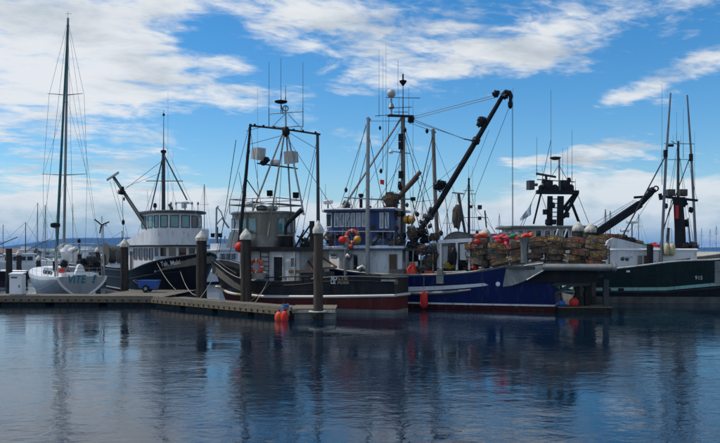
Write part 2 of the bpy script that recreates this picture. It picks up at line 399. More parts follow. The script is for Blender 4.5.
    def rail(s, root, name, m, zf, r, t0, t1, side=1, n=26, out=.03):
        mb = MB(); mb.tube([s.at(lerp(t0, t1, i/n), zf(lerp(t0, t1, i/n)), side, out) for i in range(n+1)], r, 6); return mb.build(name, m, root)
    def patch(s, name, m, root, cols, out=.02):
        """painted band: list of (px, ytop, ybottom)"""
        vs = []
        for px, a, b in cols:
            for y in (a, b):
                t, z = s.tz_px(px, y); vs.append(s.at(t, z, 1, out))
        mb = MB(); n = len(cols); mb.add(vs, [(2*i, 2*i+1, 2*i+3, 2*i+2) for i in range(n-1)])
        return mb.build(name, m, root)
def text_mesh(txt, size, shear=0.0, sx=1.0, bold=0.0):
    c = bpy.data.curves.new('lettering', 'FONT'); c.body = txt; c.size = size; c.shear = shear; c.offset = bold; c.align_x = 'LEFT'
    o = bpy.data.objects.new('lettering_src', c); COL.objects.link(o)
    dg = bpy.context.evaluated_depsgraph_get(); me = bpy.data.meshes.new_from_object(o.evaluated_get(dg))
    vs = [(v.co.x*sx, v.co.y) for v in me.vertices]; fs = [tuple(p.vertices) for p in me.polygons]
    bpy.data.objects.remove(o); bpy.data.meshes.remove(me); return vs, fs
def lettering(root, txt, size, fn, m, shear=0, sx=1.0, bold=0.0, rise=0.0):
    vs, fs = text_mesh(txt, size, shear, sx, bold); mb = MB(); mb.add([fn(x, y+x*rise) for x, y in vs], fs)
    return mb.build('lettering', m, root)

def house(F, root, name, poly, z0, z1, m, roof=None, over=.25, rz=.10, taper=0.0):
    """walls from a plan polygon [(t, s)], with an overhanging roof slab"""
    ct = sum(p[0] for p in poly)/len(poly); cs = sum(p[1] for p in poly)/len(poly)
    mb = MB(); n = len(poly)
    a = [F.p(t, w, z0) for t, w in poly]; b = [F.p(lerp(t, ct, taper), lerp(w, cs, taper), z1) for t, w in poly]
    mb.add(a+b, [tuple(range(n)), tuple(range(2*n-1, n-1, -1))] + [(i, n+i, n+(i+1) % n, (i+1) % n) for i in range(n)])
    h = mb.build(name, m, root, smooth=25)
    if roof:
        def off(d): 
            out = []
            for t, w in poly:
                v = Vector((t-ct, w-cs)); l = v.length; v = v*((l+d)/l); out.append((ct+v.x, cs+v.y))
            return out
        o1 = off(over); o2 = off(over-.10); rb = MB()
        lay = [[F.p(t, w, z1) for t, w in o1], [F.p(t, w, z1+rz) for t, w in o1], [F.p(t, w, z1+rz+.07) for t, w in o2]]
        rb.add(sum(lay, []), [tuple(range(n-1, -1, -1)), tuple(range(2*n, 3*n))] + [(k*n+i, k*n+(i+1) % n, (k+1)*n+(i+1) % n, (k+1)*n+i) for k in (0, 1) for i in range(n)])
        rb.build('roof', roof, h, smooth=25)
    return h
def win(F, par, A, B, z0, z1, n, m='glass', fm='white', gap=.08, cen=None, name='window', fr=.05, lean=0.0):
    """n framed windows between plan points A and B: a frame proud of the wall, glass recessed in it"""
    pa = F.p(A[0], A[1], 0); pb = F.p(B[0], B[1], 0); X = (pb-pa); l = X.length; X.normalize()
    N = Vector((X.y, -X.x, 0))
    if cen is not None:
        cc = F.p(cen[0], cen[1], 0)
        if ((pa+pb)/2-cc).dot(N) < 0: N = -N
    w = l/n
    for i in range(n):
        a = i*w+gap/2; b = (i+1)*w-gap/2; mb = MB()
        def q(x, z, d): return pa+X*x+N*(d-lean*(z-z0)/(z1-z0))+Vector((0, 0, z))
        o = [(a, z0), (b, z0), (b, z1), (a, z1)]; c = [(a+fr, z0+fr), (b-fr, z0+fr), (b-fr, z1-fr), (a+fr, z1-fr)]
        vs = [q(x, z, .003) for x, z in o]+[q(x, z, .045) for x, z in o]+[q(x, z, .045) for x, z in c]+[q(x, z, .012) for x, z in c]
        fs = []
        for k in range(3): fs += [(k*4+j, k*4+(j+1) % 4, k*4+4+(j+1) % 4, k*4+4+j) for j in range(4)]
        mb.add(vs, fs); mb.mat(1); mb.add([q(x, z, .014) for x, z in c], [(0, 1, 2, 3)])
        mb.build(name, [fm, m], par)
def spar(root, name, pts, r, m, n=8):
    mb = MB(); mb.tube(pts, r, n); return mb.build(name, m, root)
def wire(root, a, b, r=.014, m='wire', name='stay', sag=0.0):
    a = Vector(a); b = Vector(b)
    if sag: pts = [a.lerp(b, i/8)-Vector((0, 0, sag*4*(i/8)*(1-i/8))) for i in range(9)]
    else: pts = [a, b]
    return spar(root, name, pts, r, m, 5)
def antenna(root, F, px, y0, y1, w=0.0, r=.022, m='dgrey'):
    a = F.P(px, y0, w); b = Vector((a.x, a.y, zat(y1, a.y)))
    k = a.lerp(b, .3); mb = MB(); mb.tube([a, k, k+Vector((0, 0, .01)), b], [r*1.25, r*1.1, r*.75, r*.5], 5); return mb.build('antenna', m, root)
def flood(root, p, sz=.3, m='dark', face=(0, -1, -.2)):
    f = Vector(face).normalized(); mb = MB(); X = f.cross(Vector((0, 0, 1))).normalized(); Z = X.cross(f)
    a = [Vector(p)+X*(i*sz/2)+Z*(j*sz/2)+f*(sz*.35) for i, j in ((-1, -1), (1, -1), (1, 1), (-1, 1))]
    b = [Vector(p)+X*(i*sz/3)+Z*(j*sz/3)-f*(sz*.3) for i, j in ((-1, -1), (1, -1), (1, 1), (-1, 1))]
    mb.add(a+b, [(0, 1, 2, 3), (7, 6, 5, 4)]+[(i, 4+i, 4+(i+1) % 4, (i+1) % 4) for i in range(4)])
    mb.tube([Vector(p)-f*sz*.2, Vector(p)-f*sz*.2-Vector((0, 0, sz*.8))], .025, 5)
    return mb.build('floodlight', m, root)
def radome(root, base, r=.32, h=.28, post=.5, m='clean', pm='galv'):
    b = Vector(base); mb = MB(); mb.tube([b, b+Vector((0, 0, post))], .05, 8); o = mb.build('radar_post', pm, root)
    mb = MB(); z = post; mb.lathe([(r*.55, z), (r*.93, z+h*.12), (r, z+h*.4), (r, z+h*.75), (r*.85, z+h*.95), (r*.3, z+h*1.05)], b, n=18)
    return mb.build('radome', m, root)
# ================================================================ SETTING
def build_water():
    mb = MB(); mb.add([(-6000, -60, 0), (6000, -60, 0), (6000, 9000, 0), (-6000, 9000, 0)], [(0, 1, 2, 3)])
    m = bpy.data.materials.new('harbour_water'); m.use_nodes = True; N = m.node_tree.nodes; L = m.node_tree.links; b = N['Principled BSDF']
    b.inputs['Base Color'].default_value = (.0012, .010, .024, 1); b.inputs['Roughness'].default_value = .015; b.inputs['IOR'].default_value = 1.41
    tcn = N.new('ShaderNodeTexCoord')
    def nz(scale, sc, det, w):
        mp = N.new('ShaderNodeMapping'); mp.inputs['Scale'].default_value = sc; mp.inputs['Rotation'].default_value = (0, 0, w); L.new(tcn.outputs['Object'], mp.inputs[0])
        n = N.new('ShaderNodeTexNoise'); n.inputs['Scale'].default_value = scale; n.inputs['Detail'].default_value = det; n.inputs['Roughness'].default_value = .55
        n.inputs['Distortion'].default_value = .4; L.new(mp.outputs[0], n.inputs['Vector']); return n.outputs['Fac']
    def mth(op, a, c):
        n = N.new('ShaderNodeMath'); n.operation = op
        for i, v in enumerate((a, c)):
            if isinstance(v, (int, float)): n.inputs[i].default_value = v
            else: L.new(v, n.inputs[i])
        return n.outputs[0]
    a = nz(1.15, (1.0, 1.5, 1), 2, .25); c = nz(4.6, (1.0, 1.15, 1), 4, -.2); d = nz(.16, (1, 1, 1), 3, 0)
    # gusts: ripples are stronger in some patches than in others
    gm = N.new('ShaderNodeMapRange'); gm.inputs[1].default_value = .38; gm.inputs[2].default_value = .65; gm.inputs[3].default_value = .22; gm.inputs[4].default_value = 1.25; L.new(d, gm.inputs[0])
    h = mth('ADD', mth('MULTIPLY', a, .018), mth('MULTIPLY', c, .0088)); h = mth('MULTIPLY', h, gm.outputs[0])
    bp = N.new('ShaderNodeBump'); bp.inputs['Strength'].default_value = 1.0; bp.inputs['Distance'].default_value = 1.0
    L.new(h, bp.inputs['Height']); L.new(bp.outputs[0], b.inputs['Normal'])
    M['water'] = m
    o = mb.build('water', 'water'); struct(o)
build_water()

def build_hills():
    # blue ridge across the bay on the left, lower land to the right
    tops = [(-120, 247), (-40, 248.5), (0, 250), (22, 249.5), (38, 246.5), (55, 243.5), (72, 240.5), (95, 240), (110, 240.5), (130, 239.5), (160, 240), (190, 241.5), (215, 241), (240, 241.5),
            (262, 243.5), (300, 245.5), (340, 246.5), (400, 247.5), (480, 248.5), (560, 249.0), (720, 248.6), (900, 248)]
    Y0 = 5200.0; n = 150; vs = []; rows = 7
    for i in range(n+1):
        px = lerp(-120, 900, i/n); top = zat(interp(tops, px)-(2.2 if px < 260 else 1.2)-.35*noise.noise(Vector((px*.09, 0, 0)))-.5*abs(noise.noise(Vector((px*.03, 4, 0)))), Y0)
        for j in range(rows+1):
            k = j/rows; y = Y0-900*(1-k); h = top*(math.sin(k*math.pi/2)**1.2)*(1+.10*noise.noise(Vector((px*.05, k*3, 2)))*(1-k))
            vs.append(((px-360)/FPX*Y0, y, h if j else -2))
        vs.append(((px-360)/FPX*Y0, Y0+600, -2))
    w = rows+2; fs = [(i*w+j, (i+1)*w+j, (i+1)*w+j+1, i*w+j+1) for i in range(n) for j in range(w-1)]
    mb = MB(); mb.add(vs, fs); struct(mb.build('hills', 'forest'))
build_hills()

# ---------------------------------------------------------------- floating docks
def dock(name, p0, p1, width, ztop, label, side=1, bumps=True):
    p0 = Vector((*p0, 0)); p1 = Vector((*p1, 0)); X = (p1-p0); l = X.length; X.normalize(); N_ = Vector((-X.y, X.x, 0))
    if N_.y*side < 0: N_ = -N_
    t = thing(name, p0, label, 'dock')
    k = int(l/.21); mb = MB(); rr = random.Random(int(l*10))
    for i in range(k):
        c = p0+X*((i+.5)*l/k)+N_*(width/2+rr.uniform(-.012, .012))+Vector((0, 0, ztop-.02+rr.uniform(-.006, .006)))
        mb.box(c, (l/k-.012, width, .045), X)
    d = mb.build('decking', 'plank', t); d['kind'] = 'stuff'
    for e in (0, 1):
        mb = MB(); c0 = p0+N_*(-.04 if e == 0 else width+.04); mb.beam(c0+Vector((0, 0, ztop-.15)), c0+X*l+Vector((0, 0, ztop-.15)), .07, .24); mb.build('edge_timber', 'fascia', t)
    mb = MB(); mb.beam(p0+N_*.10+Vector((0, 0, ztop+.07)), p0+X*l+N_*.10+Vector((0, 0, ztop+.07)), .14, .12)
    if bumps:
        mb.build('bull_rail', 'plank', t)
        mb = MB(); q = .50
        for i in range(int(l/q)): mb.box(p0+X*(q*(i+.5))-N_*.085+Vector((0, 0, ztop-.15)), (.11, .03, .10), X)
        b = mb.build('edge_bolts', 'under', t); b['kind'] = 'stuff'
    if bumps:
        for i in range(max(2, int(l/4.5))):
            c = p0+X*((i+.6)*4.5)+N_*.28+Vector((0, 0, ztop+.03)); mb = MB(); mb.tube([c-X*.16+Vector((0, 0, .09)), c+Vector((0, 0, .075)), c+X*.16+Vector((0, 0, .09))], .022, 6); mb.box(c+Vector((0, 0, .02)), (.14, .07, .10), X); mb.build('cleat', 'dark', t)
    nf = max(2, int(l/3.2))
    for i in range(nf):
        mb = MB(); a = l/nf; mb.box(p0+X*((i+.5)*a)+N_*(width/2)+Vector((0, 0, ztop-.27-.24)), (a*.84, width*.92, .52), X); mb.build('pontoon', 'under', t)
    return t
dock('main_dock', (-40, 49.6), (-12.75, 48.1), 4.3, .50, 'long grey plank dock along the left edge, with the sailboat and white box behind it')
dock('finger_dock', (-12.9, 47.95), (-3.5, 38.55), 2.25, .50, 'plank finger dock with bolted timber edge running out to the orange mooring buoys')
dock('dock_landing', (-17.45, 52.6), (-12.6, 52.4), 5.9, .49, 'short broad dock landing carrying the blue cart below the black hull', bumps=False)
def gangfloat():
    t = thing('dock_float', (-2.35, 40.2, 0), 'short concrete float at the end of the finger dock, with a pale piling hoop', 'dock float')
    mb = MB(); mb.box((-2.35, 40.35, .24), (2.15, 2.5, .50)); mb.build('concrete_hull', 'conc', t)
    mb = MB(); mb.box((-2.35, 40.35, .515), (2.25, 2.6, .05)); mb.build('deck', 'plank', t)
    mb = MB(); mb.beam((-3.45, 39.02, .40), (-1.25, 39.02, .40), .08, .14); mb.build('edge_timber', 'cap', t)
    mb = MB(); mb.ring((-2.12, 38.72, .42), .42, .045); mb.build('pile_hoop', 'cap', t)
gangfloat()

def piling(px, Y, yt, w, label, cap='cone', m='pile', loc=None, group=None):
    p = at(px, yt, Y); r = w/2*Y/FPX; zt = p.z
    t = thing('piling', (p.x, Y, 0), label, 'piling', group)
    rr = random.Random(int(px*7)); mb = MB(); hh = .0
    capz = zt-(.55 if cap == 'cone' else .42 if cap else 0)
    pts = []; rs = []
    for i in range(13):
        z = lerp(-1.5, capz, i/12); pts.append((p.x+rr.uniform(-.012, .012), Y, z)); rs.append(r*lerp(1.06, .95, i/12)*rr.uniform(.985, 1.015))
    mb.tube(pts, rs, 18); mb.build('post', m, t)
    mb = MB()   # weed and mussels at the tide line
    mb.tube([(p.x, Y, -.4), (p.x, Y, .10), (p.x, Y, .42), (p.x, Y, .5)], [r*1.13, r*1.14, r*1.10, r*1.02], 14); mb.build('weed_band', 'under', t)
    if cap == 'cone':
        mb = MB(); mb.lathe([(r*1.16, capz-.10), (r*1.18, capz+.10), (r*.9, capz+.24), (r*.3, zt-.08), (.03, zt)], (p.x, Y, 0), n=20); mb.build('cap', 'cap', t)
    elif cap == 'dome':
        mb = MB(); mb.lathe([(r*1.10, capz-.22), (r*1.16, capz-.18), (r*1.18, capz), (r*1.0, capz+.10), (r*.62, zt-.14), (r*.30, zt-.03), (r*.06, zt)], (p.x, Y, 0), n=20); mb.build('cap', 'cap', t)
    return t
piling(201.5, 48.75, 230.5, 10.6, 'dark piling with a white cone cap right in front of the black hull bow')
piling(246, 44.95, 228.5, 10.8, 'dark piling with a white cone cap beside the red ball and the life ring')
piling(318.2, 38.72, 220.5, 9.6, 'brown piling with a white cone cap held by the hoop of the end float', m='pilebrown')
piling(124.5, 58.9, 238.5, 8.0, 'dark piling with a white cap between the sailboat and the black hull')
piling(578, 50.3, 221.5, 9.8, 'left of the two domed pilings behind the crab pot platform', 'dome', 'pile')
piling(590.5, 50.6, 222.8, 10.0, 'right of the two domed pilings behind the crab pot platform', 'dome', 'pile')
piling(604.5, 72, 241, 6.4, 'short distant piling with a white cap just right of the crab pots', 'dome')
piling(485.5, 55, 227.5, 9.0, 'wide domed piling standing behind the net drum and the floats', 'dome', 'pilebrown')
piling(9, 78, 248.5, 6.2, 'leftmost far dark piling, rising above the white utility box', None)
piling(19, 86, 249.5, 5.0, 'slim far piling just right of the leftmost one, above the white dock box')
piling(38.5, 92, 255.5, 4.6, 'low far piling with a white cap left of the sailboat', 'dome')
piling(79.5, 80, 248, 4.8, 'far dark piling with a pale cap seen through the sailboat stern arch')
piling(98, 84, 246, 5.4, 'far dark piling seen beside the wind generator of the sailboat')
piling(107, 96, 255, 5.0, 'low uncapped far piling right of the sailboat stern', None)

# ---------------------------------------------------------------- things on the dock
def dock_box():
    c = at(17.6, 292, 51.2); z = .52; x = c.x
    t = thing('dock_box', (x, 51.2, z), 'tall white utility box standing on the main dock at the left', 'utility box')
    w, d, h = .82, .6, 1.30
    mb = MB(); mb.box((x, 51.2, z+h/2+.05), (w, d, h)); mb.build('cabinet', 'clean', t)
    mb = MB(); mb.box((x, 51.2, z+.03), (w+.04, d+.04, .06)); mb.build('plinth', 'galv', t)
    mb = MB(); mb.prism([(x-w/2-.04, 51.2-d/2-.05, z+h+.05), (x+w/2+.04, 51.2-d/2-.05, z+h+.05), (x+w/2+.04, 51.2+d/2+.05, z+h+.15), (x-w/2-.04, 51.2+d/2+.05, z+h+.15)], (0, 0, .07)); mb.build('lid', 'clean', t)
    mb = MB(); mb.box((x, 51.2-d/2-.012, z+h*.42), (w*.84, .02, h*.70)); dd = mb.build('door', 'clean', t)
    mb = MB(); mb.box((x+w*.30, 51.2-d/2-.04, z+h*.45), (.05, .04, .16)); mb.build('handle', 'dark', dd)
    mb = MB(); mb.box((x-.1, 51.2-d/2-.012, z+h*.90), (w*.5, .02, .10)); mb.build('meter_window', 'glass', t)
dock_box()
def cart():
    x, y, z = -15.0, 54.9, .51
    t = thing('dock_cart', (x, y, z), 'bright blue two-wheeled dock cart on the landing below the black hull', 'cart')
    a = [(x-.62, y-.42, z+.30), (x+.55, y-.42, z+.22), (x+.55, y+.42, z+.22), (x-.62, y+.42, z+.30)]; b = [(x-.68, y-.5, z+.82), (x+.72, y-.5, z+.82), (x+.72, y+.5, z+.82), (x-.68, y+.5, z+.82)]
    mb = MB(); mb.add(a+b, [(3, 2, 1, 0)]+[(i, (i+1) % 4, 4+(i+1) % 4, 4+i) for i in range(4)]); i_ = [(p[0]*.94+x*.06, p[1]*.92+y*.08, p[2]) for p in b]; j_ = [(p[0]*.9+x*.1, p[1]*.85+y*.15, p[2]+.08) for p in a]
    mb.add(b+i_+j_, [(k, (k+1) % 4, 4+(k+1) % 4, 4+k) for k in range(4)]+[(4+k, 4+(k+1) % 4, 8+(k+1) % 4, 8+k) for k in range(4)]+[(8, 9, 10, 11)]); mb.build('tub', 'bluep', t)
    mb = MB(); mb.tube([Vector(p) for p in b], .03, 6, True); mb.build('rim', 'bluep', t)
    for s in (-1, 1):
        mb = MB(); mb.lathe([(.05, -.05), (.24, -.05), (.26, 0), (.24, .05), (.05, .05)], (x-.1, y+s*.52, z+.26), (0, 1, 0), 16); w = mb.build('wheel', 'dark', t)
        mb = MB(); mb.lathe([(.12, -.07), (.12, .07)], (x-.1, y+s*.52, z+.26), (0, 1, 0), 10); mb.build('hub', 'galv', w)
    mb = MB(); mb.tube([(x-.66, y-.4, z+.6), (x-1.05, y-.38, z+.85), (x-1.05, y+.38, z+.85), (x-.66, y+.4, z+.6)], .02, 6); mb.build('handle', 'galv', t)
    mb = MB(); mb.tube([(x+.45, y, z+.24), (x+.5, y, z)], .02, 6); mb.build('prop_leg', 'galv', t)
cart()

def buoy(c, r, h, m, label, name='mooring_buoy', loops=2):
    c = Vector(c); t = thing(name, c, label, 'buoy')
    mb = MB(); pr = [(.03, -h/2)]
    for i in range(1, 12):
        a = math.pi*i/12; pr.append((r*math.sin(a)**.8, -h/2*math.cos(a)))
    pr.append((.03, h/2)); mb.lathe(pr, c, n=18); mb.build('float_body', m, t, smooth=60)
    mb = MB(); mb.lathe([(.05, h/2-.03), (.06, h/2+.04), (.04, h/2+.07)], c, n=10); mb.build('neck', 'dark', t)
    mb = MB(); mb.ring(c+Vector((0, 0, h/2+.10)), .05, .016, (0, 1, 0), 10, 5); mb.build('eye', 'bluep', t)
    return t
q = at(279.6, 316.5, 38.75); buoy((-4.02, 38.35, .14), .22, .62, 'orange', 'left of the two orange buoys afloat at the end of the finger dock')
buoy((-3.72, 38.12, .17), .20, .66, 'redp', 'right of the two orange buoys afloat at the end of the finger dock')
def rope_pile():
    mb = MB(); rr = random.Random(3); pts = []
    for i in range(60):
        a = i*.55; pts.append((-3.75+.16*math.cos(a)+rr.uniform(-.04, .04), 38.85+.14*math.sin(a), .60+.10*rr.random()+.002*i))
    pts += [(-3.9, 38.5, .62), (-3.95, 38.35, .5), (-3.9, 38.25, .42)]
    mb.tube(pts, .022, 5); o = mb.build('mooring_rope', 'brope', None, (-3.75, 38.85, .6)); tag(o, 'tangle of blue rope on the dock corner above the orange buoys', 'rope')
rope_pile()
def cleat_line(name, pts, m, label, r=.022):
    mb = MB(); P = [Vector(p) for p in pts]; out = []
    for a, b in zip(P, P[1:]):
        l = (b-a).length
        for i in range(8):
            k = i/8; out.append(a.lerp(b, k)-Vector((0, 0, .045*l*4*k*(1-k))))
    out.append(P[-1]); mb.tube(out, r, 6); o = mb.build(name, m, None, out[-1]); tag(o, label, 'rope')

# ================================================================ BLACK HULLED PACKER (left) 
def boat_tak():
    F = Frame((-22.0, 72.6), (10.7, -14.6)); L = 18.1
    t0 = thing('fishing_boat', (-16.6, 65.3, 0), 'black-hulled fishing boat lettered Tak, Maki, with a rounded white wheelhouse and teal windows', 'fishing boat')
    H = Hull(F, L, 5.6, .75, .5, 1.5, 2.4, 1.6, .88, sheer_px=[(211, 252.5), (197, 254.5), (182, 256.8), (165, 259.5), (150, 263), (138, 267.5), (130, 271.5)])
    zs = lambda u: H.zs(u*L)
    H.build(t0, [(-.7, 0), (.12, 1), (.22, 2), (zs, 2)], ['red', 'offwhite', 'black'], railm='black', railr=.10)
    H.rail(t0, 'rub_rail', 'cblack', lambda t: H.zs(t)*.62+.05, .05, .3, 15.5)
    # deckhouse and wheelhouse
    def arc(t1, w, d, n=7):
        return [(t1+d*math.cos(a), w*math.sin(a)) for a in [math.pi/2-math.pi*i/n for i in range(n+1)]]
    zt = lambda y, t: F.z(y, t)
    dh = [(5.6, 2.05)]+arc(12.3, 2.05, 1.75, 8)+[(5.6, -2.05)]
    house(F, t0, 'deckhouse', dh, 1.35, zt(246, 12.5), 'white')
    D = bpy.data.objects['deckhouse']
    cen = (10, 0)
    ar = arc(12.3, 2.05, 1.75, 8)
    for i in range(8): win(F, D, ar[i], ar[i+1], zt(256.5, 13), zt(247.3, 13), 1, 'browngl', 'white', .14, cen, 'window', .03)
    win(F, D, (12.2, 2.05), (7.6, 2.05), zt(259.5, 11), zt(248.5, 11), 4, 'browngl', 'brown', .35, cen, 'window')
    win(F, D, (7.6, 2.05), (6.8, 2.05), 1.5, zt(251, 9), 1, 'brown', 'offwhite', .08, cen, 'door')
    # white bulwark band of the boat deck
    ob = [(4.9, 2.3)]+arc(12.35, 2.45, 2.0, 10)+[(4.9, -2.3)]
    mb = MB(); n = len(ob); z0, z1 = zt(245.5, 13), zt(229.3, 13)
    zz = lambda t: lerp(z1-1.1, z1, min(max((t-6.6)/2.2, 0), 1))
    inn = [(lerp(a, 9, .03), b*.965) for a, b in ob]
    vs = [F.p(a, b, z0) for a, b in ob]+[F.p(a, b*1.015, zz(a)) for a, b in ob]+[F.p(a, b*1.015, zz(a)) for a, b in inn]+[F.p(a, b, z0+.1) for a, b in inn]
    fs = [(k*n+i, k*n+(i+1) % n, (k+1)*n+(i+1) % n, (k+1)*n+i) for k in range(3) for i in range(n)]+[tuple(range(n-1, -1, -1)), tuple(range(3*n, 4*n))]
    mb.add(vs, fs); mb.build('bulwark', 'white', t0)
    mb = MB(); mb.tube([F.p(a, b*1.02, z0-.02) for a, b in ob], .06, 6); mb.build('trim_rail', 'dark', t0)
    # wheelhouse with the ring of teal windows
    wa = arc(12.0, 2.0, 1.7, 7); wp = [(9.2, 2.0)]+wa+[(9.2, -2.0)]
    W = house(F, t0, 'wheelhouse', wp, z0+.1, zt(213.5, 12.5), 'white', 'dgrey', .38, .14)
    zb, zu = zt(227.8, 13), zt(215.6, 13)
    for i in range(7): win(F, W, wa[i], wa[i+1], zb, zu, 1, 'teal' if i in (0, 1, 2, 3, 5) else 'glass', 'dgrey', .16, cen, 'window', .06)
    win(F, W, (12.0, 2.0), (9.3, 2.0), zb, zu, 2, 'teal', 'dgrey', .3, cen, 'window')
    mb = MB(); r0 = F.p(11.6, 0, zt(211.5, 12.5))
    radome(t0, F.P(185, 211, .2), .34, .22, .55); 
    mb = MB(); c = F.P(184, 203, 0); mb.beam(c-F.n*.75, c+F.n*.75, .12, .10); mb.lathe([(.22, -.42), (.24, -.12), (.1, -.05)], c, n=12); mb.build('radar_scanner', 'clean', t0)
    mb = MB(); c = F.P(155, 209, 1.2); mb.lathe([(.05, -.6), (.05, .1), (.16, .15), (.14, .42), (.05, .5)], c, n=12); mb.build('searchlight', 'dark', t0)
    for px, w in ((171, .8), (176, .2), (192, -.6), (198, -1)):
        c = F.P(px, 211, w); mb = MB(); mb.tube([c, c+Vector((0, 0, .55))], .03, 5); mb.lathe([(.07, .5), (.1, .6), (.04, .75)], c, n=8); mb.build('deck_fitting', 'galv', t0)
    # stack behind the wheelhouse
    mb = MB(); mb.tube([F.p(8.6, -.9, 4.0), F.p(8.6, -.9, 7.1), F.p(8.3, -.9, 7.4)], .14, 10); mb.build('exhaust_stack', 'dark', t0)
    # mast, crosstree and rigging
    tm = 8.9; ft = F.inv(163.5, 0)
    base = F.p(ft, 0, 3.8); top = Vector((base.x, base.y, F.z(152, ft))); tip = Vector((base.x+.02, base.y, F.z(110, ft)))
    spar(t0, 'mast', [base, top], [.17, .14], 'dgrey', 10)
    spar(t0, 'topmast', [top, top.lerp(tip, .5), tip], [.06, .04, .025], 'galv', 6)
    mb = MB(); mb.lathe([(.12, -.1), (.24, -.05), (.24, .12), (.12, .18)], top, n=12); mb.build('masthead_fitting', 'dark', t0); mb = MB(); mb.lathe([(.08, 0), (.11, .08), (.08, .2)], top.lerp(tip, .86), n=8); mb.build('masthead_lamp', 'dark', t0)
    ca = F.P(146, 181, 1.3); cb = F.P(183, 181, -1.3); spar(t0, 'crosstree', [ca, cb], .035, 'dgrey', 6)
    spar(t0, 'mast_leg', [F.P(163, 156), F.P(147, 226, 1.6)], .055, 'dgrey'); spar(t0, 'mast_leg', [F.P(164, 155), F.P(187, 200, -.9)], .06, 'dgrey')
    wire(t0, F.P(163, 160), F.P(137, 236, 1.8)); wire(t0, F.P(164, 154), F.P(178, 212, 1.5)); wire(t0, F.P(163, 140), F.P(208, 240, 0))
    wire(t0, F.P(162, 170), F.P(158, 226, 1)); antenna(t0, F, 168, 210, 92, 0, .015); antenna(t0, F, 173, 212, 150, .4, .012)
    # boom with its lifting gear
    bb = F.P(148, 229, 1.9); bt = F.P(113, 176, 3.2); spar(t0, 'boom', [bb, bb.lerp(bt, .5), bt], [.16, .15, .12], 'dgrey', 10)
    mb = MB(); mb.beam(F.P(107, 180, 3.4), F.P(118.5, 172.5, 3.2), .10, .16); mb.build('boom_head', 'galv', t0)
    mb = MB(); c = F.P(121.5, 192, 3.0); mb.lump(c, (.32, .26, .24), .3, 2, 5); mb.box(c+Vector((.1, 0, .25)), (.2, .2, .4)); mb.build('power_block', 'dark', t0)
    wire(t0, F.P(110, 181, 3.3), F.P(121, 221, 2.2)); wire(t0, F.P(122.5, 196, 3), F.P(123.5, 240, 2.4), .02, 'dark', 'hoist_line')
    mb = MB(); mb.lathe([(.05, -.25), (.13, -.12), (.13, .1), (.04, .2)], F.P(123.2, 222, 2.6), n=10); mb.build('hoist_hook', 'dark', t0)
    mb = MB(); mb.lathe([(.04, -.16), (.09, 0), (.04, .16)], F.P(124, 199, 2.8), n=8); mb.build('block', 'dark', t0)
    wire(t0, F.P(124, 190, 3), F.P(162, 161), .02, 'drope'); wire(t0, F.P(126, 187, 3), F.P(163, 172), .014); wire(t0, F.P(113, 178, 3.2), F.P(129, 241, 1), .014)
    wire(t0, F.P(152, 250, 2), F.P(147, 190, 1.5), .012)
    # rail and stanchions behind the bulwark
    for i in range(7):
        a = F.p(3.0+i*.55, 1.9, 2.3 if i < 3 else 3.2); mb = MB(); mb.tube([a, a+Vector((0, 0, 1.0))], .02, 5); mb.build('stanchion', 'galv', t0)
    wire(t0, F.p(3.0, 1.9, 3.3), F.p(6.3, 1.9, 4.2), .02, 'galv', 'hand_rail')
    # net reel over the stern
    c = F.P(117.5, 254, .4); mb = MB(); ax = F.n
    for k in (-1.1, 1.1): mb.lathe([(.3, -.03), (1.05, -.03), (1.05, .03), (.3, .03)], c+ax*k, ax, 22)
    mb.lathe([(.75, -1.08), (.78, 0), (.75, 1.08)], c, ax, 18); mb.build('net_reel', 'gnet', t0)
    for k in (-1.25, 1.25): mb = MB(); mb.beam(c+ax*k, c+ax*k-Vector((0, 0, 1.9)), .14, .14, F.h); mb.build('reel_stand', 'dgrey', t0)
    # anchor roller, fairlead, ropes
    mb = MB(); c = H.at(17.3, H.zs(17.3)); mb.lathe([(.10, -.2), (.13, 0), (.10, .2)], F.p(17.7, 0, H.zs(17.8)+.1), F.n, 10); mb.build('anchor_roller', 'galv', t0)
    mb = MB(); mb.lathe([(.09, -.01), (.09, .03)], H.at(13.0, H.zs(13)*.72, 1, .02), F.n, 12); mb.build('hawse_pipe', 'offwhite', t0)
    t_, z_ = H.tz_px(161.5, 266.4)
    lettering(t0, 'Tak, Maki', .50, lambda x, y: H.at(t_+x*1.03, z_+y, 1, .03), 'wletter', .35, 1.0, .008, .10)
    return H
H = boat_tak()
cleat_line('mooring_rope', [H.at(13.6, H.zs(13.6)-.1), (-13.4, 56.4, .55)], 'rope', 'pale mooring rope falling from the black hull to the landing by the blue cart')
cleat_line('mooring_rope', [H.at(15.6, 1.9), (-10.6, 50.0, .56)], 'rope', 'pale rope slanting from the black hull to the foot of the piling in front')

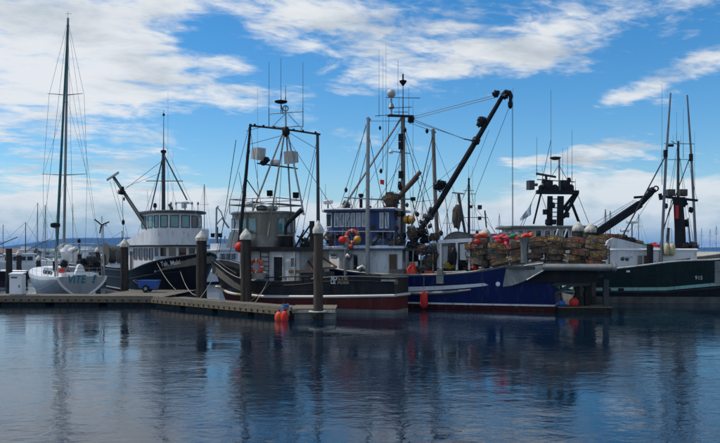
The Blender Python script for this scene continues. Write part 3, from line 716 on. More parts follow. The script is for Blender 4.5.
# ================================================================ SAILBOAT (far left, seen from the stern)
def sailboat():
    F = Frame((-19.75, 54.9), (-7.2, 10.0)); L = 12.6
    # F.n faces the viewer's left side of the boat
    t0 = thing('sailboat', (-22, 60, 0), 'pale grey sailboat lettered VITE on its stern, tall mast, radar post and wind generator', 'sailboat')
    n = F.n; s = 1 if n.x < 0 else -1
    H = Hull(F, L, 3.9, .86, .45, 1.6, 2.1, 1.3, .70, sheer=[(0, 1.62), (4, 1.55), (9, 1.75), (12.6, 2.1)])
    us = [i/22 for i in range(23)]
    def sec(u, k):           # rounded section: 0 keel .. 1 sheer
        a = k*math.pi/2; zt = H.zs(u*L); w = H.hb(u); e = lerp(.62, .85, min(u*3, 1)); z = -.02+(zt+.02)*(1-math.cos(a))**e
        if u > .15: z -= .3*(1-k)
        return (w*math.sin(a)**lerp(1.15, .6, min(u*2.5, 1)), z)
    mb = MB()
    K = 9
    for side in (1, -1):
        vs = []
        for u in us:
            for j in range(K+1):
                w, z = sec(u, j/K); zt = H.zs(u*L); tt = u*(L-1.5*(1-max(z, 0)/zt)); 
                if u == 0: tt -= -.28*(1-max(z, 0)/zt)
                vs.append(F.p(tt, side*w, z))
        m_ = K+1
        for j in range(K):
            mb.mat(0 if j < K-1 else 1)
            f = [((i*m_+j, (i+1)*m_+j, (i+1)*m_+j+1, i*m_+j+1) if side > 0 else (i*m_+j, i*m_+j+1, (i+1)*m_+j+1, (i+1)*m_+j)) for i in range(22)]
            b = len(mb.v)
            if j == 0: mb.v += [Vector(p) for p in vs]; base = b
            for q_ in f: mb.f.append([base+x for x in q_]); mb.mi.append(mb.cur)
    mb.build('hull', ['hullgrey', 'clean'], t0, smooth=60)
    tr = MB(); rim = []
    for side in (1, -1):
        ks = range(K, -1, -1) if side > 0 else range(1, K+1)
        for j in ks:
            w, z = sec(0, j/K); rim.append(F.p(.28*(1-max(z, 0)/H.zs(0)), side*w, z))
    tr.add([p-F.h*.01 for p in rim], [tuple(range(len(rim)))]); tr.build('transom', 'hullgrey', t0)
    rm = MB(); rm.tube([p-F.h*.03 for p in rim], .085, 6); rm.build('transom_edge', 'clean', t0)
    dk = MB(); vs = []
    for u in us: vs += [F.p(u*L, H.hb(u)*.98, H.zs(u*L)-.01), F.p(u*L, -H.hb(u)*.98, H.zs(u*L)-.01)]
    dk.add(vs, [(2*i, 2*i+1, 2*i+3, 2*i+2) for i in range(22)]); dk.build('deck', 'clean', t0)
    house(F, t0, 'coach_roof', [(3.4, 1.15), (7.6, .9), (8.4, .4), (8.4, -.4), (7.6, -.9), (3.4, -1.15)], 1.55, 2.12, 'clean', 'clean', .02, .05, .10)
    cr = bpy.data.objects['coach_roof']
    win(F, cr, (3.7, 1.13), (7.2, .92), 1.68, 1.95, 3, 'glass', 'dark', .3, (5, 0), 'port_light')
    house(F, t0, 'cockpit_coaming', [(.5, 1.3), (3.4, 1.15), (3.4, -1.15), (.5, -1.3)], 1.58, 1.85, 'clean')
    # stern arch
    for tt in (.25, .75):
        mb = MB(); pts = []
        for i in range(17):
            a = math.pi*i/16; w = 1.62*math.copysign(abs(math.cos(a))**.28, math.cos(a)); z = 1.6+(3.95-1.6)*abs(math.sin(a))**.45
            pts.append(F.p(tt+.1*(z-1.6), w, z))
        mb.tube(pts, .038, 8); mb.build('stern_arch', 'cap', t0)
    for z, w in ((2.2, 1.6), (1.95, 1.6)): wire(t0, F.p(.2, w, z), F.p(.2, -w, z), .016, 'galv', 'push_pit_rail')
    for w in (-1.6, -1.1, -.55, .55, 1.1, 1.6): mb = MB(); mb.tube([F.p(.2, w, 1.6), F.p(.2, w, 2.25)], .016, 5); mb.build('stanchion', 'galv', t0)
    for i in range(8):
        u = .07+.115*i
        for sd_ in (1, -1): mb = MB(); a = F.p(u*L, sd_*H.hb(u)*.96, H.zs(u*L)); mb.tube([a, a+Vector((0, 0, .62))], .014, 5); mb.build('stanchion', 'galv', t0)
    for sd_ in (1, -1):
        for dz_ in (.60, .33): spar(t0, 'lifeline', [F.p(u*L, sd_*H.hb(u)*.96, H.zs(u*L)+dz_) for u in (.07, .2, .35, .5, .65, .8, .9)], .009, 'galv', 4)
    # furled white dinghy cover and gear in the cockpit
    mb = MB(); mb.lump(F.P(69, 254.5, 0), (.62, .5, .72), .22, 1.7, 3, 18, 12); mb.build('white_sail_bundle', 'clean', t0)
    mb = MB(); c = F.P(73.5, 267, .0)
    mb.prism([F.p(.35, .55, 1.62), F.p(.35, -.55, 1.62), F.p(.35, -.3, 1.95), F.p(.35, -.12, 2.42), F.p(.35, .02, 2.5), F.p(.35, .16, 2.42), F.p(.35, .32, 1.95)], F.h*.45); mb.build('helm_seat', 'clean', t0)
    mb = MB(); mb.ring(F.p(1.7, 0, 2.35), .5, .022, F.h, 24, 6)
    for i in range(3):
        a = math.pi*i/3; v = (F.n*math.cos(a)+Vector((0, 0, 1))*math.sin(a))*.5; mb.tube([F.p(1.7, 0, 2.35)-v, F.p(1.7, 0, 2.35)+v], .012, 5)
    mb.build('steering_wheel', 'galv', t0)
    mb = MB(); mb.box(F.P(61.6, 271.5, 1.05), (.36, .22, .42), F.h.cross(Vector((0, 0, 1)))); mb.build('red_locker', 'redcloth', t0)
    mb = MB(); mb.box(F.P(55.5, 266, 1.3), (.28, .3, .66)); mb.tube([F.P(55.5, 268, 1.3), F.P(55.2, 282, 1.3)], .06, 6); mb.build('outboard_motor', 'dark', t0)
    for i, (px, y, w, rx, rz, mm) in enumerate(((64, 264, .5, .30, .32, 'dark'), (67, 270, .3, .4, .25, 'tarp'), (83, 262, -.4, .45, .30, 'dark'), (91, 259, -.8, .40, .34, 'dgrey'), (96, 266, -1.2, .34, .45, 'dark'), (88, 268, -.8, .45, .28, 'net'))):
        mb = MB(); mb.lump(F.P(px, y, w), (rx, .35, rz), .35, 2, i+140); mb.build('cockpit_gear', mm, t0)
    for px, w in ((85, -.6), (90, -1.0)): mb = MB(); mb.lump(F.P(px, 265, w), (.34, .3, .30), .3, 2, px); mb.build('canvas_bundle', 'tarp', t0)
    # mast, furled sail, spreaders
    tm = F.inv(63.5, 0); mb_ = F.p(tm, 0, 2.0); mt = F.P(68, 18, 0); tmx = F.inv(68, 0)
    D = mb_.y; mt = Vector(((68-360)/FPX*D, D, zat(18, D)))
    spar(t0, 'mast', [mb_, mt], [.11, .085], 'alu', 10)
    f0 = F.p(tm+.3, .5, 2.2); f0 = Vector(((56-360)/FPX*(D-1.2), D-1.2, 2.6))
    spar(t0, 'furled_sail', [f0, f0.lerp(mt, .3), f0.lerp(mt, .97)], [.13, .11, .06], 'sailcover', 8)
    for ys, hw, nm in ((95, 17.5, 'spreader'), (175, 22, 'spreader')):
        c = mb_.lerp(mt, (zat(ys, D)-mb_.z)/(mt.z-mb_.z)); w = hw/FPX*D
        mb = MB(); mb.tube([c-Vector((w, .3, -.05)), c, c+Vector((w, -.3, .05))], [.02, .04, .02], 6); mb.build(nm, 'galv', t0)
    def mp(y, dx_=0): 
        c = mb_.lerp(mt, (zat(y, D)-mb_.z)/(mt.z-mb_.z)); return c+Vector((dx_/FPX*D, 0, 0))
    for sg in (-1, 1):
        chain = F.p(tm-.2, 0, 1.7)+Vector((sg*1.55, 0, 0))
        spar(t0, 'shroud', [mp(20), mp(95, sg*17.5), mp(175, sg*22), chain], .011, 'wire', 5)
        wire(t0, mp(97), mp(175, sg*22), .009, name='shroud'); wire(t0, mp(177), chain, .009, name='shroud')
    wire(t0, mt, F.p(12.3, 0, 2.2), .013, name='forestay'); wire(t0, mt, F.p(.1, .6, 3.9), .011, name='backstay'); wire(t0, mp(60), F.p(.1, -1.5, 1.8), .009, name='backstay')
    wire(t0, mp(22), F.p(.1, -1.2, 3.9), .009, name='backstay')
    bm = F.p(1.3, 0, 3.5); spar(t0, 'boom', [F.p(tm, 0, 3.2), bm], .09, 'galv', 8)
    mb = MB(); mb.tube([F.p(tm-.2, 0, 3.35), F.p(tm-2, 0, 3.45), F.p(1.5, 0, 3.66)], [.22, .2, .13], 10); mb.build('boom_sail_cover', 'clean', t0)
    mb = MB(); mb.tube([mt, mt+Vector((0, 0, .5))], .012, 5); mb.tube([mt+Vector((-.2, 0, .3)), mt+Vector((.3, 0, .34))], .012, 5); mb.build('wind_vane', 'dark', t0)
    # radar post at left, wind generator at right
    b = F.P(57, 268, 1.5); spar(t0, 'radar_pole', [b, Vector((b.x-.1, b.y, zat(226, b.y)))], .035, 'galv'); c = Vector((b.x-.12, b.y, zat(225.5, b.y)))
    mb = MB(); mb.lathe([(.12, -.18), (.30, -.12), (.34, .02), (.30, .16), (.1, .2)], c, n=18); mb.build('radome', 'dark', t0)
    b = F.P(104.5, 275, -1.6); hub = Vector((b.x-.12, b.y, zat(225, b.y))); spar(t0, 'generator_pole', [b, hub-Vector((0, 0, .1))], .035, 'galv')
    mb = MB(); mb.lathe([(.03, -.45), (.12, -.15), (.13, .15), (.05, .3)], hub, (.3, -1, 0), 12); mb.prism([hub+Vector((.0, .3, 0)), hub+Vector((.0, .75, .25)), hub+Vector((.0, .75, -.1))], (.03, 0, 0)); mb.build('wind_generator', 'clean', t0)
    for a in (20, 140, 260):
        v = Vector((math.cos(R(a)), -.1, math.sin(R(a)))); mb = MB(); mb.beam(hub+Vector((0, -.3, 0)), hub+Vector((0, -.3, 0))+v*.62, .03, .09); mb.build('turbine_blade', 'dark', t0)
    for px, y in ((85.5, 243), (80, 252)): pass
    mb = MB(); c = F.P(79, 241, -.4); mb.lathe([(.05, -.3), (.12, -.1), (.12, .1), (.03, .2)], c, n=10); mb.tube([c, F.P(79, 262, -.4)], .02, 5); mb.build('stern_lamp', 'dark', t0)
    antenna(t0, F, 73, 262, 204, .1, .03, 'galv'); antenna(t0, F, 47, 272, 170, 1.4, .010)
    # lettering on the transom
    bx = F.P(67.6, 283.6, 0); X = -F.n if (-F.n).x > 0 else F.n
    def fn(x, y): return F.p(-.03+.28*(1-(zL+y)/1.62), wL-x*(1 if F.n.x < 0 else -1), zL+y)
    wL = (F.tz(67.6, 283.6, 0)[0], 0)[1]; q_ = F.p(0, 0, 0)
    # lateral coordinate of the first letter on the transom plane
    k = (67.6-360)/FPX; a = F.o; den_ = (F.n.x-k*F.n.y); wL = (k*a.y-a.x)/den_; zL = zat(283.2, (a+F.n*wL).y)
    lettering(t0, 'VITE', .78, fn, 'vinyl', .12, .80, .022)
    w2 = wL; 
    def fn2(x, y): return F.p(-.03+.28*(1-(zL+y)/1.62), wL-(x+1.62)*(1 if F.n.x < 0 else -1), zL+y)
    lettering(t0, '!', .78, fn2, 'vinyl', .15, 1.6, .022)
    return H
M['hullgrey'] = mat('pale_grey_gelcoat', (.36, .375, .385), .3, 0, (.27, .28, .28), 1.2, V, .45, .75)
sailboat()
cleat_line('mooring_rope', [(-21.3, 54.6, 1.45), (-22.9, 53.6, .56)], 'rope', 'pale mooring rope curving from the sailboat stern down to the main dock')
# ================================================================ STAINLESS WHEELHOUSE BOAT (centre left)
def boat_c():
    F = Frame((2.3, 42.9), (-.88, .475)); L = 13.4
    t0 = thing('fishing_boat', (-3.5, 46.5, 0), 'dark-hulled fishing boat with a rounded bare-metal wheelhouse, red bottom and white rail', 'fishing boat')
    H = Hull(F, L, 4.0, .48, .50, 1.3, 2.5, 1.7, .90, sheer_px=[(388, 278.5), (370, 277), (340, 276.5), (325, 277.5), (300, 281), (270, 282), (250, 281), (238, 279), (228, 273.5), (219, 266), (212.5, 259.5)])
    H.tab.append((L, 2.8)); H.tab.sort()
    rr_ = lambda u: interp([(0, 1.02), (.3, .88), (.6, .78), (.85, .85), (1, 1.25)], u)
    zs = lambda u: H.zs(u*L)
    H.build(t0, [(-.6, 0), (.0, 0), (.22, 1), (rr_, 2), (zs, 2)], ['antif', 'red', 'cblack'], railm='dgrey', railr=.045, deck_drop=.8)
    H.rail(t0, 'rub_rail', 'rubwhite', lambda t: rr_(t/L), .085, -.05, 13.0)
    H.rail(t0, 'rub_rail', 'rubwhite', lambda t: rr_(t/L), .085, .0, 13.0, -1)
    mb = MB(); mb.tube([F.p(-.05, w, 1.02) for w in (.95, 0, -.95)], .085, 6); mb.build('rub_rail', 'rubwhite', t0)
    # seam of the stern bulwark, scuppers
    for px in (331, 356): 
        t, z = H.tz_px(px, 290); mb = MB(); mb.tube([H.at(t, 1.1, 1, .02), H.at(t, H.zs(t)-.03, 1, .02)], .018, 5); mb.build('hull_seam', 'dark', t0)
    H.rail(t0, 'hull_seam', 'dark', lambda t: lerp(rr_(t/L), H.zs(t), .42), .02, 3.2, 5.6)
    H.rail(t0, 'hull_seam', 'dark', lambda t: H.zs(t)-.22, .03, .1, 7.5)
    def arc(tc_, a, b, q0, q1, n): return [(tc_+a*math.cos(R(lerp(q0, q1, i/n))), b*math.sin(R(lerp(q0, q1, i/n)))) for i in range(n+1)]
    # deckhouse
    tl = F.inv(232, 1.6); tr_ = F.inv(299, 1.7)
    dh = [(tr_, 1.7), (tl-1.2, 1.7), (tl-.3, 1.2), (tl, .4), (tl, -.4), (tl-.3, -1.2), (tl-1.2, -1.7), (tr_, -1.7)]
    z0, z1 = 1.35, F.z(250, tl-1, 1.7)
    D = house(F, t0, 'deckhouse', dh, z0, z1, 'offwhite', 'dgrey', .16, .10); cen = ((tl+tr_)/2, 0)
    # boat deck running aft over the work deck, dark edge with white strip
    ta, tb = F.inv(316, 1.7), tr_-.2
    mb = MB(); mb.beam(F.p(ta, 0, z1+.10), F.p(tb, 0, z1+.10), 3.7, .12); mb.build('boat_deck', 'offwhite', t0)
    mb = MB(); mb.beam(F.p(ta, 1.9, z1+.04), F.p(tl-1.3, 1.9, z1+.06), .05, .26); mb.build('deck_fascia', 'dark', t0)
    for w in (1.75, -1.75):
        for tt in (ta+.1, ta+1.4): mb = MB(); mb.tube([F.p(tt, w, 1.5), F.p(tt, w, z1+.05)], .045, 6); mb.build('deck_post', 'offwhite', t0)
    d0, d1 = F.inv(283.5, 1.7), F.inv(273.5, 1.7); win(F, D, (d0, 1.7), (d1, 1.7), 1.5, F.z(256, d0, 1.7), 1, 'dark', 'offwhite', .0, cen, 'door')
    d0, d1 = F.inv(240, 1.7), F.inv(236, 1.7)
    win(F, D, dh[2], dh[1], F.z(266, tl-1, 1.7), F.z(256, tl-1, 1.7), 1, 'glass', 'offwhite', .15, cen)
    win(F, D, (F.inv(298, 1.7), 1.7), (F.inv(290, 1.7), 1.7), F.z(268, tr_, 1.7), F.z(257, tr_, 1.7), 1, 'glass', 'offwhite', .1, cen)
    # wheelhouse: stainless, rounded front and sides
    tc_ = F.inv(263.5, 0); wp = arc(tc_, 2.05, 1.62, 0, 360, 20)[:-1]
    zt = F.z(214.5, tc_)
    W = house(F, t0, 'wheelhouse', wp, z1+.14, zt, 'steel', 'steel', .10, .07)
    cw = (tc_, 0)
    zb, zu = F.z(233, tc_), F.z(218.5, tc_)
    for i in range(20):
        a, b = wp[i], wp[(i+1) % 20]; mid = F.p((a[0]+b[0])/2, (a[1]+b[1])/2, 0); px = 360+FPX*mid.x/mid.y
        if (mid-F.p(tc_, 0, 0)).y > .9: continue
        if 254 < px < 278: continue
        win(F, W, a, b, zb, zu, 1, 'paleglass' if (px < 240 or px > 286) else 'teal', 'steel', .05, cw)
    house(F, t0, 'skirt', arc(tc_+.15, 2.35, 1.85, 0, 360, 20)[:-1], z1+.14, z1+1.1, 'steel', taper=.12)
    mb = MB(); c = F.p(tc_-.3, 1.72, z1+.2); mb.tube([c+Vector((.35, 0, .0)), c+Vector((.35, 0, .75)), c+Vector((0, 0, .95)), c+Vector((-.35, 0, .75)), c+Vector((-.35, 0, 0))], .04, 6); mb.build('hatch_hoop', 'steel', t0)
    # flying bridge rack over the roof
    for y, r in ((205.5, .04), (200, .03)):
        zz = F.z(y, tc_); mb = MB(); q = [(tc_+1.5, 1.4), (tc_-1.9, 1.4), (tc_-1.9, -1.4), (tc_+1.5, -1.4)]; mb.tube([F.p(a, b, zz) for a, b in q], r, 6, True); mb.build('bridge_rail', 'galv', t0)
    for a, b in ((1.5, 1.4), (-1.9, 1.4), (-.2, 1.4), (1.5, -1.4), (-1.9, -1.4)):
        mb = MB(); mb.tube([F.p(tc_+a, b, zt), F.p(tc_+a, b, F.z(200, tc_))], .028, 6); mb.build('rail_post', 'galv', t0)
    mb = MB(); mb.beam(F.P(250, 202.5, .6), F.P(300, 206, .4), .5, .07); mb.build('bridge_platform', 'dgrey', t0)
    for px, y, w in ((248, 205, .9), (262, 209, .3), (272, 209, -.5)):
        mb = MB(); mb.lathe([(.28, -.12), (.38, .0), (.34, .16), (.1, .24)], F.P(px, y, w), n=16); mb.build('satellite_dome' if px == 248 else 'deck_light_housing', 'clean' if px == 248 else 'alu', t0)
    for px in (270, 296): flood(t0, F.P(px, 193 if px == 270 else 195, .3), .36, 'dark')
    # round black winch tub and exhaust elbow aft of the wheelhouse
    c = F.P(285.5, 247.5, 1.3); mb = MB(); mb.lathe([(.42, .02), (.46, .1), (.46, .66), (.42, .70), (.1, .72)], c, n=20); mb.build('winch_drum', 'dark', t0)
    mb = MB(); mb.ring(c+Vector((0, 0, .69)), .45, .025); mb.build('drum_rim', 'alu', t0)
    spar(t0, 'exhaust_pipe', [F.P(285.5, 238, 1.3), F.P(285.7, 227, 1.3), F.P(288, 222.5, 1.3), F.P(302, 209.5, 1.0)], [.10, .10, .13, .15], 'dark', 10)
    # dark trolling gurdies and frame aft
    a = F.P(312, 247, 1.2); mb = MB(); mb.beam(a, F.P(312, 221, 1.2), .20, .22, F.h); mb.build('gurdy_post', 'dark', t0)
    for p in (((295, 247), (311, 224)), ((297, 236), (311, 243)), ((296, 246), (304, 230)), ((302, 248), (311, 232))):
        spar(t0, 'gurdy_brace', [F.P(*p[0], 1.2), F.P(*p[1], 1.2)], .05, 'dark', 6)
    mb = MB(); mb.lump(F.P(305, 244, 1.0), (.35, .3, .4), .3, 2, 4); mb.build('gurdy_motor', 'dark', t0)
    # tripod mast
    ap = (286, 131); A = F.P(*ap, 0)
    for px, y, w, r in ((252, 213, 1.2, .055), (268, 236, 1.75, .05), (291, 213, -.6, .05), (304, 215, .5, .055)):
        spar(t0, 'mast_leg', [A+Vector(((px-286)*.004, 0, 0)), F.P(px, y, w)], r, 'greywood' if px == 268 else 'galv')
    mb = MB(); mb.lathe([(.12, -.35), (.22, -.2), (.24, .05), (.12, .25)], A, n=10); mb.build('mast_collar', 'dark', t0)
    spar(t0, 'topmast', [A, F.P(285.5, 105, 0)], [.06, .04], 'galv', 6)
    sl, sr = F.P(249, 125.5, 1.6), F.P(320.5, 134.5, -1.2)
    spar(t0, 'crossbar', [sl, A+Vector((0, 0, .1)), sr], .06, 'dgrey')
    for k in (.08, .2, .35, .62, .75, .93): mb = MB(); c = sl.lerp(sr, k); mb.box(c+Vector((0, 0, .08)), (.12, .1, .12)); mb.build('crossbar_cleat', 'dark', t0)
    spar(t0, 'trolling_pole', [F.P(250.5, 124, 1.6), F.P(246, 175, 1.9), F.P(239, 246, 2.0)], [.07, .10, .11], 'dark', 8)
    spar(t0, 'trolling_pole', [F.P(317.5, 133, -1.2), F.P(318, 190, -1.3), F.P(318.2, 226, -1.4)], [.09, .10, .11], 'dgrey', 8)
    mb = MB(); c = F.P(246.5, 152, 1.8)
    spar(t0, 'pole_brace', [F.P(247, 180, 1.9), F.P(258, 196, 1.2)], .035, 'dark', 6)
    # antenna frame over the masthead
    for a, b in (((269, 114), (303, 111.5)), ((270, 128), (302, 126))): spar(t0, 'antenna_bar', [F.P(*a), F.P(*b)], .028, 'galv', 6)
    for a, b in (((285, 128), (272, 126)), ((288, 114), (303, 130)), ((285, 114), (272, 127)), ((300, 131), (303, 126))): spar(t0, 'antenna_brace', [F.P(*a), F.P(*b)], .022, 'galv', 5)
    antenna(t0, F, 269, 128, 62); antenna(t0, F, 281, 114, 58); antenna(t0, F, 303, 127, 62); antenna(t0, F, 285.6, 102, 86, 0, .03); antenna(t0, F, 257.5, 205, 88, .5, .012); antenna(t0, F, 246, 205, 152, .6, .016)
    mb = MB(); mb.lathe([(.14, -.10), (.36, -.04), (.40, .05), (.1, .12)], F.P(281, 102, 0), n=18); mb.build('gps_dome', 'dark', t0)
    mb = MB(); mb.ring(F.P(285.6, 108.5, 0), .16, .03, (0, 1, 0), 14, 6); mb.tube([F.P(281, 104, 0), F.P(283, 114, 0)], .03, 6); mb.build('direction_finder', 'dark', t0)
    # spreader shelf with the two white deck lights
    mb = MB(); mb.beam(F.P(258, 163.5, .4), F.P(297, 168.5, -.3), .45, .06); mb.build('spreader_shelf', 'dark', t0)
    mb = MB(); mb.beam(F.P(262, 164, .4), F.P(268, 158.5, .4), .3, .25); mb.build('shelf_box', 'dark', t0)
    def lamp(px, y, w, face):
        c = F.P(px, y, w); f = Vector(face).normalized(); X = f.cross(Vector((0, 0, 1))).normalized(); Z = X.cross(f); mb = MB()
        A_ = [c+X*(i*.34)+Z*(j*.38)+f*.30 for i, j in ((-1, -1), (1, -1), (1, 1), (-1, 1))]; B_ = [c+X*(i*.30)+Z*(j*.32)-f*.28 for i, j in ((-1, -1), (1, -1), (1, 1), (-1, 1))]
        mb.add(A_+B_, [(0, 1, 2, 3), (7, 6, 5, 4)]+[(i, 4+i, 4+(i+1) % 4, (i+1) % 4) for i in range(4)]); mb.build('radar_reflector', 'offwhite', t0)
    lamp(258, 154, .7, (.7, -.6, -.1)); lamp(291.5, 157.5, -.4, (-.5, -.8, -.1))
    mb = MB(); mb.lathe([(.2, -.15), (.3, 0), (.25, .18), (.05, .25)], F.P(275, 163, .1), n=14); mb.build('mast_light', 'clean', t0)
    # stays
    for a, b, wa, wb in (((249, 127), (214, 262), 1.6, .4), ((250, 150), (228, 262), 1.7, 1.8), ((262, 127), (246, 131), .8, 1.7), ((288, 132), (317, 149), 0, -1.2), ((316, 152), (302, 235), -1.2, 1.5),
                         ((284, 135), (247, 145), 0, 1.7), ((318, 136), (292, 248), -1.2, -1.5), ((286, 136), (360, 250), 0, 1.5), ((250, 128), (262, 212), 1.6, 1.2), ((239, 172), (246, 214), 1.9, 1.4), ((283, 137), (279, 210), 0, 0)):
        wire(t0, F.P(*a, wa), F.P(*b, wb), .016)
    spar(t0, 'mast_strut', [F.P(232, 229.5, 1.9), F.P(244, 229.5, 1.9)], .03, 'galv', 5)
    spar(t0, 'bow_outrigger', [F.P(236, 140, 1.9), F.P(219, 252, 1.5)], .022, 'dark', 5)
    # ladder rungs on the deckhouse side, deck rail
    for k in range(6):
        mb = MB(); y = 252+k*4.6; mb.tube([F.P(260.5, y, 1.82), F.P(268.5, y+.3, 1.82)], .025, 5); mb.build('rung', 'dark', t0)
    for px in (260.5, 268.5): mb = MB(); mb.tube([F.P(px, 250, 1.82), F.P(px, 279, 1.82)], .025, 5); mb.build('ladder_rail', 'dark', t0)
    pts = [F.P(264, 277.5, 1.95), F.P(300, 276.5, 1.95), F.P(309, 276.5, 1.9), F.P(311, 281, 1.9)]
    spar(t0, 'deck_rail', pts, .035, 'dark', 6)
    for px in (268, 277, 286, 295, 303): mb = MB(); mb.tube([F.P(px, 277, 1.95), F.P(px, 283, 1.95)], .025, 5); mb.build('rail_post', 'dark', t0)
    # bow pulpit
    bl = [H.at(t, H.zs(t), sgn, -.12)+Vector((0, 0, .20)) for t, sgn in ((10.2, 1), (11.4, 1), (12.6, 1), (13.2, 1), (13.2, -1), (12.6, -1), (11.4, -1), (10.2, -1))]
    spar(t0, 'pulpit_rail', bl, .025, 'dgrey', 6)
    # brown deck hatch cover tilted on the work deck
    a = F.P(306, 258.5, 1.2); b_ = F.P(327, 258, -.6)
    pl = [F.P(304.5, 257.5, .2), F.P(320, 257.5, .2), F.P(336.5, 268.5, 1.45), F.P(314, 270.5, 1.45)]
    mb = MB(); mb.prism(pl, (0, 0, .06)); hc = mb.build('hatch_cover', 'paleboard', t0)
    for i in range(4):
        e0, e1 = pl[i], pl[(i+1) % 4]; mb = MB(); mb.beam(e0+Vector((0, 0, .08)), e1+Vector((0, 0, .08)), .08, .10); mb.build('hatch_edge', 'brown', hc)
    mb = MB(); mb.beam(F.P(291, 271.5, 1.5), F.P(322, 271, 1.5), .5, .16); mb.build('fish_bin', 'brown', t0)
    mb = MB(); mb.box(F.P(259.5, 276, 1.9), (.85, .5, .34), F.h); mb.build('tote', 'tarp', t0)
    mb = MB(); mb.box(F.P(318, 276, 1.0), (1.6, 1.0, .5), F.h); mb.build('deck_box', 'dgrey', t0)
    # stern lettering
    t_, z_ = H.tz_px(331.3, 279.7); ds = -1
    lettering(t0, 'SO', .27, lambda x, y: H.at(t_-x, z_+y, 1, .05), 'wletter', 0, 1.1, .008)
    lettering(t0, 'LTIS', .27, lambda x, y: H.at(t_-x-.44, z_+y, 1, .05), 'tanletter', 0, 1.1, .008)
    t2, z2 = H.tz_px(331, 283.6)
    lettering(t0, 'LE', .27, lambda x, y: H.at(t2-x, z2+y, 1, .05), 'wletter', 0, 1.1, .008)
    lettering(t0, 'ADER', .27, lambda x, y: H.at(t2-x-.40, z2+y, 1, .05), 'tanletter', 0, 1.0, .008)
    q3 = F.p(-.03, 1.0, 0); zz3 = F.z(284.5, 0, 1.0); lettering(t0, 'WA', .26, lambda x, y: F.p(-.03, 1.0-x, zz3+y), 'tanletter', 0, 1.1, .008)
    mb = MB(); mb.box(H.at(.25, H.zs(.2)-.12, 1, .0), (.9, .25, .10), F.h); mb.build('stern_roller', 'alu', t0)
    return F, H
M['paleboard'] = mat('pale_scrubbed_boards', (.40, .33, .23), .7, 0, (.26, .20, .13), 4, (1, 1, .3))
M['rubwhite'] = mat('worn_white_rail', (.58, .57, .52), .55, 0, (.40, .27, .06), .7, (1, 1, 1), .56, .62, .1, col3=(.30, .22, .16), n3=3)
FC, HC = boat_c()
def ball(c, r, m, label, name='ball_fender', cat='fender'):
    c = Vector(c); t = thing(name, c, label, cat); mb = MB(); mb.lathe([(r*math.sin(math.pi*i/14)+.004, -r*math.cos(math.pi*i/14)) for i in range(15)], c, n=20); mb.build('ball', m, t, smooth=60)
    mb = MB(); mb.lathe([(.05, r-.02), (.05, r+.07), (.02, r+.09)], c, n=8); mb.build('neck', 'dark', t); mb = MB(); mb.tube([c+Vector((0, 0, r+.08)), c+Vector((.03, .1, r+.45))], .014, 5); mb.build('lanyard', 'rope', t)
ball(FC.P(239.8, 247.3, 2.1), .32, 'redp', 'red ball fender hanging on the metal wheelhouse just left of the capped piling')
def lifering(c, Rr, face, m, label, bands='clean'):
    c = Vector(c); f = Vector(face).normalized(); t = thing('life_ring', c, label, 'life ring'); mb = MB(); mb.ring(c, Rr, Rr*.26, f, 28, 10); o = mb.build('ring', m, t, smooth=60)
    X = f.orthogonal().normalized(); Y = f.cross(X)
    for k in range(4):
        a = R(45+90*k); d = X*math.cos(a)+Y*math.sin(a); tg = -X*math.sin(a)+Y*math.cos(a); mb = MB(); mb.ring(c+d*Rr, Rr*.285, .028, tg, 14, 5); mb.build('band', bands, t)
    mb = MB(); mb.tube([c+(X*math.cos(a)+Y*math.sin(a))*Rr*(1.34 if i % 2 else 1.22) for i, a in enumerate([2*math.pi*i/16 for i in range(16)])], .014, 5, True); mb.build('grab_line', 'rope', t)
lifering(FC.P(256.5, 266.5, 2.0), .36, (-.35, -1, 0), 'orange', 'orange-red life ring hung on the white deckhouse beside the door of the dark hull')
cleat_line('mooring_rope', [HC.at(7.6, HC.zs(7.6)+.02, 1, .05), (-5.9, 43.4, .55)], 'rope', 'pale rope crossing from the dark hull to the finger dock')
cleat_line('mooring_rope', [HC.at(7.3, HC.zs(7.3)+.02, 1, .05), (-6.3, 43.9, .55)], 'drope', 'dark rope hanging beside the pale one between the dark hull and the finger dock')
cleat_line('mooring_rope', [HC.at(12.4, 2.2), (-9.7, 46.6, .55)], 'rope', 'pale bow rope of the dark hull running down to the finger dock by a piling')

